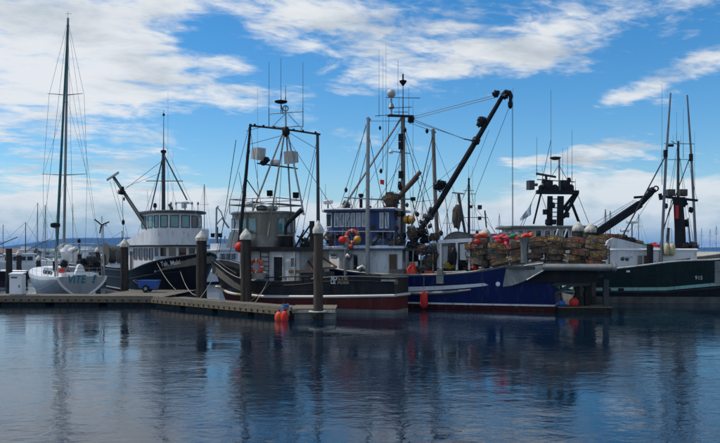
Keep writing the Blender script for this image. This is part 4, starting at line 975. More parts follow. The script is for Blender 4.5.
# ================================================================ BLUE BOAT (centre right)
def boat_e():
    F = Frame((11.7, 45.7), (-.95, .31)); L = 18.6
    t0 = thing('fishing_boat', (4, 48, 0), 'blue-hulled fishing boat with blue wheelhouse, big black crane and a stern rack of crab pots', 'fishing boat')
    H = Hull(F, L, 5.4, .90, .40, 1.3, 2.5, 1.7, .93, sheer_px=[(548, 262.5), (520, 264.5), (503, 267), (488, 270), (470, 272.8), (440, 275), (402, 275.5), (370, 274), (345, 271.5)])
    H.tab.append((L, 3.3)); H.tab.sort(); zs = lambda u: H.zs(u*L)
    H.build(t0, [(-.7, 0), (.31, 1), (.41, 2), (zs, 2)], ['red', 'white', 'blue'], railm='alu', railr=.075, deck_drop=.85)
    H.patch('white_stripe', 'white', t0, [(398, 287.0, 291.6), (420, 286.6, 290.9), (440, 285.9, 289.8), (460, 284.8, 288.4), (475, 283.8, 287.0), (484, 283.0, 286.0), (488.5, 285.0, 285.2)], .02)
    mb = MB(); pts = [(400, 293.3), (430, 293.2), (450, 292.2), (471, 289.8)]
    out = []
    for px, y in pts: t, z = H.tz_px(px, y); out.append(H.at(t, z, 1, .05))
    mb.tube(out, [.11, .11, .10, .06], 8); mb.build('rub_rail', 'alu', t0)
    for px in (430, 468, 453): 
        t, z = H.tz_px(px, 285); mb = MB(); mb.tube([H.at(t, .3, 1, .004), H.at(t, H.zs(t)-.1, 1, .004)], .012, 4); mb.build('hull_seam', 'blue', t0)
    t, z = H.tz_px(440.5, 279); mb = MB(); mb.box(H.at(t, z, 1, .10), (.42, .2, .52), F.h); mb.box(H.at(t, z+.42, 1, .05), (.3, .4, .35), F.h); mb.build('gunwale_roller', 'alu', t0)
    t, z = H.tz_px(498, 284); mb = MB(); mb.lathe([(.13, -.01), (.13, .05), (.05, .06)], H.at(t, z, 1, .0), F.n, 14); mb.build('discharge_port', 'clean', t0)
    # aluminium stern sponson plate and rack over the stern
    mb = MB(); ps = [(502, 267.2), (520, 264.6), (538, 261.6), (543, 262.2), (546, 265.0), (545.5, 269), (538, 274.5), (522, 282.0), (512, 285.5), (503, 286.8)]
    pl = [F.P(px, y, lerp(2.50, 3.15, min((px-502)/40, 1))) for px, y in ps]; mb.prism(pl, -F.n*.9); mb.build('sponson_plate', 'alu', t0, smooth=20)
    mb = MB(); mb.tube([F.P(524, 266, 2.95), F.P(543, 263.5, 3.2), F.P(546.2, 266, 3.2), F.P(544.5, 270, 3.2), F.P(527, 280, 3.0)], .05, 6); mb.build('sponson_edge', 'alu', t0)
    zb = F.z(267.2, 0, 3.1); te = F.inv(612, 3.1)
    for w in (3.1, -2.4): mb = MB(); mb.tube([F.p(F.inv(543, 3.1), w, zb), F.p(te, w, zb)], .20, 14); mb.lathe([(.20, 0), (.24, .02), (.24, .16), (.12, .24)], F.p(te-.02, w, zb), -F.h, 14); mb.build('rack_bumper', 'alu', t0)
    mb = MB(); mb.tube([F.p(te+.15, 3.1, zb), F.p(te+.15, -2.4, zb)], .20, 14); mb.build('rack_bumper', 'alu', t0)
    mb = MB(); mb.beam(F.p(te+.3, .35, zb-.06), F.p(2.6, .35, zb-.06), 5.3, .16); mb.build('rack_floor', 'dgrey', t0)
    for i in range(6): mb = MB(); tt = te+.5+i*.62; mb.beam(F.p(tt, 2.8, zb-.26), F.p(tt, -2.2, zb-.26), .10, .24, F.h); mb.build('rack_joist', 'dark', t0)
    for w in (2.25, 0, -2.1): mb = MB(); mb.beam(F.p(te+.5, w, zb-.48), F.p(1.2, w, zb-.48), .14, .20); mb.build('rack_girder', 'dgrey', t0)
    mb = MB(); mb.beam(F.P(500, 283.5, 2.3), F.P(590, 283.5, 2.3), .12, .22); mb.build('rack_lower_beam', 'dgrey', t0)
    mb = MB(); mb.beam(F.P(530, 276, 2.6), F.P(598, 276.5, 2.6), .08, .66); mb.build('rack_apron', 'dark', t0)  # added dark plate stands in for the dark space under the rack
    for w in (2.2, -1.5): mb = MB(); mb.beam(F.p(.2, w, .9), F.p(te+1.2, w, zb-.5), .16, .16, F.n); mb.build('rack_strut', 'dgrey', t0)
    mb = MB(); a = F.P(524, 263, 2.75); mb.lathe([(.24, 0), (.20, .4), (.20, 1.0), (.30, 1.42), (.33, 1.46)], a, n=16, sx=1, sy=.7); mb.build('hauler_post', 'alu', t0)
    for i in range(7):
        tt = lerp(te+.15, 7.4, i/6); mb = MB(); mb.tube([F.p(tt, 2.5, zb), F.p(tt, 2.5, zb+1.15)], .03, 5)
        if i not in (3,): mb.build('rack_stanchion', 'dark', t0)
    # deckhouse and wheelhouse
    wz = F.z(247, 12)
    tl, tr_ = F.inv(324, 2.0), F.inv(402, 2.0)
    dh = [(tr_, 2.0), (tl-1.0, 2.0), (tl, 1.2), (tl+.3, 0), (tl, -1.2), (tl-1.0, -2.0), (tr_, -2.0)]; cen = ((tl+tr_)/2, 0)
    D = house(F, t0, 'deckhouse', dh, 1.7, F.z(248.3, 12, 2), 'white'); 
    mb = MB(); a = [(F.inv(404, 2.2), 2.25), (tl-.9, 2.25), (tl+.15, 1.3), (tl+.5, 0), (tl+.15, -1.3), (tl-.9, -2.25), (F.inv(404, 2.2), -2.25)]
    mb.prism([F.p(x, w, F.z(248.3, 12, 2)) for x, w in a], (0, 0, .14)); mb.build('boat_deck', 'white', t0)
    mb = MB(); mb.prism([F.p(x*1.0, w*1.015, F.z(248.3, 12, 2)-.10) for x, w in a], (0, 0, .09)); mb.build('deck_trim', 'hblue', t0)
    win(F, D, (F.inv(358.5, 2), 2.0), (F.inv(353, 2), 2.0), F.z(270, 12, 2), F.z(254, 12, 2), 1, 'glass', 'offwhite', 0, cen, 'door')
    win(F, D, (F.inv(398, 2), 2.0), (F.inv(388.5, 2), 2.0), F.z(275, 12, 2), F.z(253.5, 12, 2), 1, 'brown', 'offwhite', 0, cen, 'door')
    win(F, D, dh[2], dh[1], F.z(257.5, 13, 2), F.z(253.5, 13, 2), 1, 'glass', 'offwhite', .55, cen, 'port_light')
    tl, tr_ = F.inv(322, 1.7), F.inv(391.5, 1.7)
    wp = [(tr_, 1.75), (tl-.7, 1.75), (tl-.1, 1.1), (tl+.1, 0), (tl-.1, -1.1), (tl-.7, -1.75), (tr_, -1.75)]; zr = F.z(211, 12.5, 1.7)
    W = house(F, t0, 'wheelhouse', wp, F.z(247.5, 12, 2)+.15, zr, 'hblue', 'offwhite', .34, .10); cen = ((tl+tr_)/2, 0)
    mb = MB(); mb.beam(F.p(tr_-.35, 2.1, zr+.03), F.p(tl-.3, 2.1, zr+.03), .03, .12); mb.build('roof_trim', 'hblue', t0)
    z0, z1 = F.z(227, 12.5, 1.7), F.z(213, 12.5, 1.7)
    win(F, W, (tl-.8, 1.75), (F.inv(367, 1.75), 1.75), z0, z1, 6, 'paleglass', 'clean', .07, cen)
    win(F, W, (F.inv(379, 1.75), 1.75), (tr_+.1, 1.75), z0-.1, z1, 2, 'paleglass', 'clean', .10, cen)
    win(F, W, wp[2], wp[1], z0, z1, 1, 'glass', 'clean', .06, cen); win(F, W, wp[3], wp[2], z0, z1, 1, 'glass', 'clean', .06, cen)
    for y in (231.5,): mb = MB(); mb.tube([F.P(322, y, 2.15), F.P(395, y, 2.15)], .022, 5); mb.build('hand_rail', 'galv', t0)
    for px in (323, 335, 347, 359, 371, 383, 394): mb = MB(); mb.tube([F.P(px, 231.5, 2.15), F.P(px, 247.5, 2.15)], .02, 5); mb.build('stanchion', 'galv', t0)
    radome(t0, F.P(328, 209, .8), .33, .26, .32)
    antenna(t0, F, 325.5, 205, 184, 1, .02); antenna(t0, F, 321.6, 209, 190, 1, .014)
    mb = MB(); a = F.P(361, 209, .5); mb.tube([a, Vector((a.x, a.y, zat(196, a.y)))], .10, 8); mb.lathe([(.15, 0), (.17, .1), (.15, .2)], Vector((a.x, a.y, zat(197, a.y))), n=10); mb.build('galley_stack', 'dark', t0)
    mb = MB(); mb.lump(F.P(346, 206, .7), (.32, .3, .35), .3, 2, 12); mb.build('searchlight', 'dgrey', t0)
    # curved white exhaust ducts on the deckhouse front
    spar(t0, 'vent_duct', [F.P(346, 274, 2.25), F.P(346, 259, 2.25), F.P(348.5, 256, 2.25), F.P(351, 257, 2.25)], [.19, .19, .21, .23], 'galv', 12)
    spar(t0, 'vent_duct', [F.P(367, 275, 2.35), F.P(367, 270, 2.35), F.P(363, 267, 2.35), F.P(359, 270, 2.35)], [.17, .18, .19, .22], 'galv', 12)
    mb = MB(); mb.lump(F.P(347.5, 245, 2.25), (.22, .2, .42), .2, 2, 8); mb.build('hanging_float', 'tarp', t0)
    # dark pile of gear on the upper deck
    rr = random.Random(5)
    for i, (px, y, rx, rz, mm) in enumerate(((332, 240, .5, .45, 'net'), (338, 236, .4, .3, 'dark'), (366, 233, .35, .3, 'brown'), (378, 240, .5, .3, 'tarp'), (385, 234, .55, .35, 'dark'), (392, 243, .45, .28, 'gnet'), (399, 240, .4, .4, 'dgrey'), (412, 233, .38, .5, 'net'), (374, 228, .25, .3, 'brown'))):
        mb = MB(); mb.lump(F.P(px, y, 1.5), (rx, .4, rz), .4, 2.3, i+20, 16, 10); mb.build('gear_bundle', mm, t0)
    # masts and spars
    mbp = F.P(403, 262, 0); mt = Vector((mbp.x, mbp.y, zat(116, mbp.y))); spar(t0, 'mast', [mbp, mt], [.17, .13], 'greywood', 12)
    tp = Vector((mt.x, mt.y, zat(74, mt.y))); spar(t0, 'topmast', [mt, tp], [.035, .02], 'dgrey', 6)
    mb = MB(); mb.lathe([(.04, -.3), (.22, -.06), (.24, .02), (.05, .08), (.05, .45)], mt.lerp(tp, .83), n=12); mb.build('masthead_lamp', 'dark', t0)
    mb = MB(); mb.beam(F.P(388, 115.5, .5), F.P(413, 116.5, -.3), .5, .08); mb.build('mast_platform', 'dark', t0)
    for a, b in (((386, 97.5), (420, 98)), ((388, 115), (375, 116)), ((392, 108), (412, 107)), ((394, 112), (408, 112))): spar(t0, 'yard', [F.P(*a, .2), F.P(*b, -.2)], .022, 'dark', 5)
    for px, y0, y1 in ((379, 117, 50), (386, 226, 44), (399, 115, 97), (408.8, 116, 87), (413, 230, 100), (383, 170, 58)): antenna(t0, F, px, y0, y1, .1, .015)
    mb = MB(); c = F.P(391.3, 93.5, .3); mb.lathe([(.28*math.sin(math.pi*i/12)+.003, -.28*math.cos(math.pi*i/12)) for i in range(13)], c, n=18); mb.build('satellite_dome', 'offwhite', t0, smooth=60)
    mb = MB(); mb.tube([c-Vector((0, 0, .3)), F.P(391.5, 116, .3)], .06, 8); mb.lathe([(.1, 0), (.2, .1), (.1, .35)], F.P(391.3, 109, .3), n=10); mb.build('dome_post', 'galv', t0)
    flood(t0, F.P(410.5, 119.5, 0), .38, 'dark', (.5, -.8, -.3))
    for y, hw in ((138, 2.4), (146, 2.0), (175, 2.2)): mb = MB(); mb.box(Vector((mt.x-.15, mt.y-.2, zat(y, mt.y))), (.30, .25, .45)); mb.build('mast_fitting', 'dark', t0)
    spar(t0, 'yard', [F.P(389, 151, .4), F.P(410, 153.5, -.2)], .03, 'galv', 6); mb = MB(); mb.lathe([(.1, -.1), (.16, 0), (.1, .12)], F.P(391, 152, .3), n=10); mb.build('mast_light', 'clean', t0)
    spar(t0, 'outrigger_pole', [F.P(368.3, 118, 2.5), F.P(367.8, 180, 2.5), F.P(367.5, 276, 2.5)], [.10, .12, .14], 'galv', 10)
    mb = MB(); mb.tube([F.P(366.5, 119, 2.5), F.P(368, 117.4, 2.5), F.P(370.5, 120, 2.5)], .06, 6); mb.build('pole_sheave', 'galv', t0)
    spar(t0, 'outrigger_pole', [F.P(433, 129.5, -1.6), F.P(435, 190, -1.6), F.P(437.5, 243, -1.6)], [.12, .13, .14], 'greywood', 10)
    mb = MB(); mb.tube([F.P(431.5, 131, -1.6), F.P(433.2, 129, -1.6), F.P(435.5, 133, -1.6)], .07, 6); mb.build('pole_sheave', 'galv', t0)
    spar(t0, 'mast_strut', [F.P(402, 117, 0), F.P(322, 240, 1.4)], [.06, .075], 'galv', 8)
    spar(t0, 'boom', [F.P(372.5, 246, .6), F.P(373, 226, .6), F.P(378, 216, .6), F.P(398, 198, .5), F.P(420.5, 171.5, .3)], [.15, .16, .18, .17, .13], 'boomwood', 10)
    spar(t0, 'boom_tackle', [F.P(398, 200, .8), F.P(419, 177.5, .6)], .05, 'dark', 6)
    spar(t0, 'cross_spar', [F.P(344, 197.5, 1.3), F.P(378, 199.5, .8), F.P(414, 199, 0)], [.035, .05, .04], 'galv', 8)
    mb = MB(); mb.box(F.P(413, 199, 0), (.3, .3, .22)); mb.build('spar_end', 'dark', t0)
    mb = MB(); mb.lump(F.P(391, 199.5, .8), (.60, .5, .50), .35, 2.2, 31, 18, 12); mb.build('net_bundle', 'net', t0)
    mb = MB(); mb.lump(F.P(395.5, 211, .7), (.16, .16, .62), .5, 2.5, 33, 12, 10); mb.build('hanging_net', 'net', t0)
    mb = MB(); mb.lump(F.P(400, 186, .5), (.14, .14, .3), .3, 2, 35); mb.build('block', 'dark', t0)
    mb = MB(); mb.prism([F.P(380, 179.5, 1), F.P(384, 180, 1), F.P(383.8, 184.8, 1), F.P(380.2, 184, 1)], (.02, .08, 0)); mb.build('red_flag', 'redcloth', t0)
    # black crane
    K = 2.0
    a = F.P(412, 242, .9); b = F.P(437, 206, .9); c = F.P(470, 151, 1.0); d = F.P(503.5, 94.5, 1.1)
    spar(t0, 'crane_boom', [a, b, c, d], [.17, .18, .17, .12], 'dark', 10)
    spar(t0, 'crane_tip', [d, F.P(506, 91.8, 1.1), F.P(509.3, 92.6, 1.1), F.P(511, 96.5, 1.1), F.P(510.3, 101, 1.1)], [.14, .15, .15, .13, .09], 'dark', 10)
    mb = MB(); mb.lathe([(.04, -.28), (.14, -.16), (.15, .08), (.06, .2)], F.P(510.3, 104, 1.1), n=10); mb.build('crane_block', 'dark', t0)
    for px, y, sz in ((482, 121, .30), (476, 141, .26), (480, 124, .2), (439, 186, .38), (441.5, 184, .3), (496, 94, .22), (505, 96, .2)):
        mb = MB(); mb.lump(F.P(px, y, 1.1), (sz, .22, sz*.9), .35, 2.2, px); mb.build('crane_winch', 'dark', t0)
    spar(t0, 'crane_cylinder', [F.P(416, 243, 1), F.P(431, 207, 1)], .07, 'dgrey', 8)
    mb = MB(); q_ = F.P(412, 247, .9); mb.lathe([(.42, -.9), (.40, 0), (.28, .35)], q_, n=16); mb.build('crane_pedestal', 'dark', t0)
    for px, y, r_, mm in ((420.5, 233, .42, 'dark'), (428, 217, .30, 'dgrey'), (434, 237, .34, 'net'), (425, 240, .35, 'dark')):
        mb = MB(); mb.lump(F.P(px, y, 1.0), (r_*1.2, r_, r_*.7), .4, 2.2, int(px)); mb.build('hydraulic_hoses', mm, t0)
    wire(t0, F.P(512.2, 100, 1.1), F.P(512.2, 240, 1.2), .013, 'wire', 'crane_fall'); wire(t0, F.P(510, 105, 1.1), F.P(475, 195, .5), .014, name='crane_fall'); wire(t0, F.P(475, 195, .5), F.P(474, 232, .5), .012, name='crane_fall')
    for pa, pb, wa, wb, r_ in (((412, 117), (503, 93), 0, 1.1, .018), ((413, 119), (497, 97), 0, 1.1, .018), ((412, 119), (464, 139), 0, 1, .018), ((412, 121), (474, 142), 0, 1, .016), ((464, 139), (475, 141), 1, 1, .04),
            ((402, 120), (432, 131), 0, -1.6, .015), ((402, 121), (370, 121), 0, 2.5, .015), ((368, 121), (335, 222), 2.5, 1.6, .018), ((366, 124), (345, 210), 2.5, .4, .012), ((433, 134), (409, 235), -1.6, 1.6, .030),
            ((428, 165), (418, 240), -1.5, 1.2, .014), ((403, 123), (352, 213), 0, .4, .013), ((403, 121), (394, 235), 0, 1.6, .012), ((404, 122), (414, 240), 0, -1, .012), ((470, 152), (424, 215), 1, -.5, .012),
            ((463, 160), (418, 198), 1, 0, .012), ((414, 202), (436, 200), 0, -1.6, .014), ((380, 195), (381, 226), .8, 1.4, .012), ((398, 95), (398, 60), 0, 0, .012), ((434, 140), (470, 232), -1.6, 0, .012), ((350, 196), (355, 226), 1.2, 1.5, .02), ((489, 130), (462, 200), 1.1, 0, .011), ((372, 196), (366, 232), 2.4, 2.2, .012)):
        wire(t0, F.P(*pa, wa), F.P(*pb, wb), r_)
    for px, y, s_ in ((405, 130, .1), (380, 128, .08), (381, 171, .10), (427, 131, .1), (346, 190, .1), (403, 214, .12)):
        mb = MB(); mb.lathe([(.03, -s_*1.6), (s_, -s_*.5), (s_, s_*.5), (.03, s_*1.6)], F.P(px, y, .6), n=8); mb.build('block', 'dark', t0)
    # net drum with its white housing
    c = F.P(457.5, 248.5, 1.7); Rd = 16.6/FPX*c.y
    for k in (0, -1.7):
        mb = MB(); mb.lathe([(.25, -.03), (Rd, -.05), (Rd, .02), (.25, .03)], c+F.n*k, F.n, 36); mb.build('drum_flange', 'flange', t0)
        mb = MB(); mb.ring(c+F.n*k, Rd, .035, F.n, 36, 6); mb.build('drum_rim', 'dgrey', t0)
    mb = MB(); mb.lathe([(.55, -1.65), (.7, -1), (.66, -.4), (.55, -.05)], c, F.n, 18); mb.build('drum_core', 'gnet', t0)
    for px, w_ in ((441, 3.0), (457, 2.2), (469.5, 3.6)):
        mb = MB(); mb.beam(F.P(px, 242.5, 1.95), F.P(px, 270, 1.95), .24 if px != 457 else .18, .12, F.h); mb.build('housing_post', 'white', t0)
    mb = MB(); mb.beam(F.P(438.5, 241.8, 1.95), F.P(472, 240.0, 1.95), .16, .22); mb.build('housing_beam', 'white', t0)
    mb = MB(); mb.prism([F.P(460, 244, 1.90), F.P(468, 243.5, 1.90), F.P(468, 260, 1.90), F.P(460, 260, 1.90)], -F.n*.05); mb.build('housing_panel', 'white', t0)
    mb = MB(); mb.prism([F.P(437, 243, 1.85), F.P(448, 242.5, 1.85), F.P(447, 268, 1.85), F.P(437, 268, 1.85)], -F.n*.05); mb.build('housing_panel', 'offwhite', t0)
    mb = MB(); mb.lump(F.P(452.5, 256, 2.15), (.27, .2, .55), .2, 2, 41, 14, 12); mb.build('net_roll', 'dark', t0)
    for i, (px, y, rx, rz, mm) in enumerate(((446, 244.5, .45, .22, 'rope'), (450, 265, .5, .25, 'yrope'), (462, 264, .5, .35, 'dark'), (470, 268, .5, .2, 'net'), (430, 262, .5, .5, 'net'), (422, 250, .55, .35, 'brown'), (432, 249, .4, .4, 'dgrey'), (425, 268, .6, .3, 'gnet'), (436, 257, .3, .5, 'rust'), (415, 246, .4, .3, 'dark'))):
        mb = MB(); mb.lump(F.P(px, y, 1.6), (rx, .4, rz), .45, 2.4, i+50, 16, 10); mb.build('deck_gear', mm, t0)
    mb = MB(); mb.prism([F.P(404, 248, 1.9), F.P(437, 250, 1.9), F.P(437, 252.5, 1.9), F.P(404, 250.5, 1.9)], -F.n*2.8); mb.build('shelter_roof', 'dgrey', t0)
    for px in (407, 421, 433): mb = MB(); mb.tube([F.P(px, 251, 1.8), F.P(px, 276, 1.8)], .05 if px != 407 else .12, 8); mb.build('shelter_post', 'galv', t0)
    for i in range(4): mb = MB(); mb.tube([F.P(423, 254+i*4.6, 1.5), F.P(436, 253.5+i*4.8, 1.5)], .04, 6); mb.build('shelf_rail', 'galv', t0)
    mb = MB(); mb.box(F.P(429.5, 272.6, 1.9), (.55, .35, .22), F.h); mb.build('orange_crate', 'orange', t0)
    mb = MB(); mb.box(F.P(397, 272, 2.2), (.9, .3, .35), F.h); mb.build('deck_locker', 'plank', t0)
        # more of the tangle of line between the masts
    q = random.Random(21)
    for pa, pb, wa, wb, r_ in (((368, 130), (392, 245), 2.5, 2, .02), ((367, 150), (340, 247), 2.5, 2, .022), ((403, 140), (375, 247), 0, 2, .02), ((403, 128), (436, 240), 0, -1.6, .02), ((434, 150), (404, 247), -1.6, 1.6, .02), ((420, 172), (440, 232), .3, 1, .02),
        ((420, 172), (402, 118), .3, 0, .016), ((412, 200), (425, 246), 0, 1, .03), ((389, 116), (386, 200), .4, .6, .02), ((378, 200), (374, 246), .8, 1.8, .03), ((384, 205), (398, 246), .8, 1.8, .03), ((356, 198), (342, 246), 1, 2, .02),
        ((403, 160), (350, 246), 0, 2, .016), ((437, 205), (446, 246), -1.6, 1.5, .02), ((425, 216), (432, 250), 1, 1.6, .04), ((445, 196), (453, 240), 1, 1.6, .02)):
        wire(t0, F.P(*pa, wa), F.P(*pb, wb), r_, q.choice(['wire', 'drope', 'wire', 'dgrey']), 'running_line', q.choice([0, .12, .3]))
    for px, y, s_ in ((370, 208, .16), (388, 222, .2), (397, 228, .18), (407, 205, .16), (417, 214, .2), (421, 222, .17), (381, 214, .15), (430, 226, .2), (441, 233, .2), (361, 226, .15), (399, 214, .2), (375, 236, .25), (404, 236, .24)):
        s_ *= .62; mb = MB(); c = F.P(px, y, 1.4); mb.lathe([(.03, -s_*1.5), (s_, -s_*.6), (s_*1.05, s_*.5), (.04, s_*1.4)], c, (q.uniform(-.5, .5), q.uniform(-.5, .5), 1), 8); mb.build('block', q.choice(['dark', 'rust', 'dgrey']), t0)
    spar(t0, 'hose_line', [F.P(372, 246, 2), F.P(380, 236, 2), F.P(390, 240, 2), F.P(396, 230, 2), F.P(402, 241, 2)], .05, 'dark', 6)
    return F, H
M['boomwood'] = mat('brown_boom_timber', (.15, .085, .055), .75, 0, (.06, .04, .03), 3, (1, 1, 1), .4, .65, .3)
FE, HE = boat_e()

def fender(c, r, h, m, label, name='fender'):
    c = Vector(c); t = thing(name, c, label, 'fender'); mb = MB()
    mb.lathe([(.03, -h/2), (r*.6, -h/2+.05), (r, -h/2+r*.8), (r*1.02, 0), (r, h/2-r*.8), (r*.6, h/2-.05), (.05, h/2), (.04, h/2+.06)], c, n=18); mb.build('float_body', m, t, smooth=60)
    mb = MB(); mb.tube([c+Vector((0, 0, h/2)), c+Vector((0, .12, h/2+1.0))], .014, 5); mb.build('lanyard', 'rope', t)
t_, z_ = HE.tz_px(425, 301); q = HE.at(t_, .55, 1, .24); fender(q, .22, .98, 'redp', 'long red fender hanging at the waterline of the blue hull')
q = FE.P(409, 219.8, 1.9); 
def oilskins():
    c = FE.P(411.5, 275.5, 2.15); t = thing('rain_gear', c, 'bright orange rain gear slung over a rail post on the blue hull deck', 'rain gear')
    mb = MB(); vs = []; n = 20; prof = [(0.30, 0), (.30, .16), (.26, .32), (.19, .50), (.15, .62), (.12, .76), (.04, .82)]
    for r, z in prof:
        for j in range(n):
            a = 2*math.pi*j/n; k = r*(1+.22*math.sin(a*5+z*3)*(1-z/1.0)+.1*noise.noise(Vector((math.cos(a)*2, math.sin(a)*2, z*3))))
            vs.append(c+Vector((k*math.cos(a)+.10*z, k*.7*math.sin(a), z)))
    fs = [(i*n+j, i*n+(j+1) % n, (i+1)*n+(j+1) % n, (i+1)*n+j) for i in range(len(prof)-1) for j in range(n)]; mb.add(vs, fs); mb.build('jacket', 'redor', t, smooth=70)
    mb = MB(); mb.tube([c+Vector((-.05, -.12, .62)), c+Vector((-.24, -.2, .38)), c+Vector((-.20, -.24, .12))], [.07, .07, .05], 8); mb.build('sleeve', 'redor', t)
    mb = MB(); mb.tube([c+Vector((.05, .1, 0)), c+Vector((.12, .1, 1.5))], .04, 6); mb.build('hook_post', 'galv', t)
M['redor'] = mat('red_orange_oilskin', (.72, .045, .012), .5, 0, (.45, .03, .01), 3)
oilskins()
t1 = thing('net_float', FE.P(409, 219.5, .9), 'ochre yellow float lashed to the grey mast beside the black crane', 'float'); mb = MB(); mb.lathe([(.05, -.42), (.22, -.3), (.27, 0), (.22, .28), (.05, .4)], FE.P(408.8, 219.8, .9), FE.h, 14); mb.build('float_body', 'yel', t1); mb = MB(); mb.ring(FE.P(408.8, 219.8, .9), .275, .03, FE.h); mb.build('lashing', 'dark', t1)
lifering(FE.P(352, 236.5, 2.3), .36, (-.2, -1, .1), 'orange', 'orange life ring on the upper rail of the blue wheelhouse')
for i, (px, y, r_, mm, lab) in enumerate(((357.5, 239.5, .24, 'yel', 'ochre ball float right of the orange life ring on the blue wheelhouse'), (342.5, 240, .24, 'redp', 'red ball float left of the orange life ring on the blue wheelhouse'), (351, 246.5, .15, 'orange', 'small orange float directly under the life ring on the blue wheelhouse'))):
    ball(FE.P(px, y, 2.35), r_, mm, lab, 'ball_float', 'float')

# ---------------------------------------------------------------- crab pots
def pot_proto(seed):
    rr = random.Random(seed); t = thing('crab_pot', (0, 0, -50), 'pot', 'crab pot'); o = Vector((0, 0, -50))
    Rr, h = .52, .30; mb = MB()
    for z in (.03, h): mb.ring(o+Vector((0, 0, z)), Rr, .018, n=22, m=5)
    for i in range(8):
        a = 2*math.pi*i/8; p = Vector((Rr*math.cos(a), Rr*math.sin(a), 0)); mb.tube([o+p+Vector((0, 0, .03)), o+p+Vector((0, 0, h))], .02, 4)
    mb.build('frame', 'potframe' if seed % 2 else 'rust', t)
    mb = MB(); n = 38
    for s in (-1, 1):
        for i in range(n):
            a = 2*math.pi*i/n; b = a+s*2*math.pi/n*2.5
            mb.tube([o+Vector((Rr*math.cos(a), Rr*math.sin(a), .03)), o+Vector((Rr*.99*math.cos((a+b)/2), Rr*.99*math.sin((a+b)/2), h/2)), o+Vector((Rr*math.cos(b), Rr*math.sin(b), h))], .0075, 3)
    for z in (.02, h):
        for i in range(9):
            y = lerp(-Rr*.9, Rr*.9, i/8); w = math.sqrt(max(Rr**2-y*y, 0)); mb.tube([o+Vector((-w, y, z)), o+Vector((w, y, z))], .006, 3); mb.tube([o+Vector((y, -w, z)), o+Vector((y, w, z))], .006, 3)
    ms = mb.build('netting', 'mesh', t)
    rope = ['yrope', 'orope', 'rope', 'grope', 'brope', 'yrope', 'drope'][seed % 7]
    mb = MB(); pts = []
    for i in range(70):
        a = i*.5; k = .22+.10*math.sin(i*.37)+rr.uniform(-.06, .06); pts.append(o+Vector((k*math.cos(a)+.10, k*math.sin(a)-.05, .07+.0020*i+rr.uniform(-.02, .03))))
    mb.tube(pts[:26+seed*4], .013, 4); mb.build('rope_coil', rope, t)
    mb = MB()
    for s_ in range(9):
        a = rr.uniform(0, 6.28); k = rr.uniform(.1, .5); pts = []
        for i in range(9):
            a += rr.uniform(-.5, .8); k = min(max(k+rr.uniform(-.14, .14), .05), .53); pts.append(o+Vector((k*math.cos(a), k*math.sin(a), rr.uniform(.03, h))))
        mb.tube(pts, rr.choice((.010, .014, .018)), 4)
    mb.build('loose_line', ['rope', 'yrope', 'mesh', 'rope', 'orope', 'yrope', 'mesh'][seed % 7], t)
    bm = ['redp', 'cap', 'yel', 'orange', 'bluep', 'pink', 'gnet'][(seed*3) % 7]
    mb = MB(); c = o+Vector((.12*math.cos(seed), .15*math.sin(seed), .2)); mb.lathe([(.03, -.15), (.08, -.1), (.09, 0), (.07, .1), (.03, .15)], c, (1, .3, .1), 10); mb.build('pot_buoy', bm, t)
    mb = MB()    # yellow or rusty lashing strip along the rim
    a0 = rr.uniform(0, 6); mb.tube([o+Vector(((Rr+.02)*math.cos(a0+i*.22), (Rr+.02)*math.sin(a0+i*.22), h+.01)) for i in range(9)], .024, 4); mb.build('rim_lashing', rope if seed % 3 else 'rust', t)
    return t
M['potframe'] = mat('black_wrapped_pot_frame', (.07, .06, .05), .85, 0, (.12, .06, .035), 6)
PROT = [pot_proto(i+1) for i in range(7)]
used = [False]*7; seen = set()
ropew = ['orange', 'natural', 'green', 'blue', 'yellow', 'black', 'yellow']
def place_pot(k, loc, rz, label, group):
    if not used[k]: o = PROT[k]; used[k] = True; o.location = loc; o.rotation_euler = (0, 0, rz)
    else: o = copy_tree(PROT[k], loc, rz)
    o.rotation_euler = (random.uniform(-.2, .2), random.uniform(-.24, .24), rz); k_ = random.uniform(.86, 1.06); o.scale = (k_, k_, random.uniform(.85, 1.1))
    o['label'] = label; o['group'] = group
zrk = FE.z(267.2, 0, 3.1)+.06; te = FE.inv(612, 3.1)
ordn = ['first', 'second', 'third', 'fourth', 'fifth', 'sixth', 'seventh', 'eighth', 'ninth', 'tenth', 'eleventh']
tiers = ['bottom', 'second', 'third', 'fourth', 'top']
rr = random.Random(11)
row_t = [te+.75+i*1.10 for i in range(7)]
for rowi, w in enumerate((2.3, 1.17, .04)):
    for lv in range(5):
        for ci, tt in enumerate(row_t):
            nl = 5 if ci < 6 else 4
            if rowi == 1: nl = 5
            if lv >= nl or (lv == 4 and ci in (1, 5) and rowi == 0): continue
            if rowi == 2 and lv < 3: continue
            k = rr.randrange(7)
            c = FE.p(tt+rr.uniform(-.17, .17)+(lv % 2)*.15, w+rr.uniform(-.14, .14), zrk+lv*.312+rr.uniform(-.05, .07))
            front = ('front', 'middle', 'back')[rowi]
            place_pot(k, c, rr.uniform(0, 6), f'round crab pot, {ropew[k]} rope, {ordn[ci]} from right, {tiers[lv]} tier, {front} row of rack', 'round crab pots stacked on the stern rack')
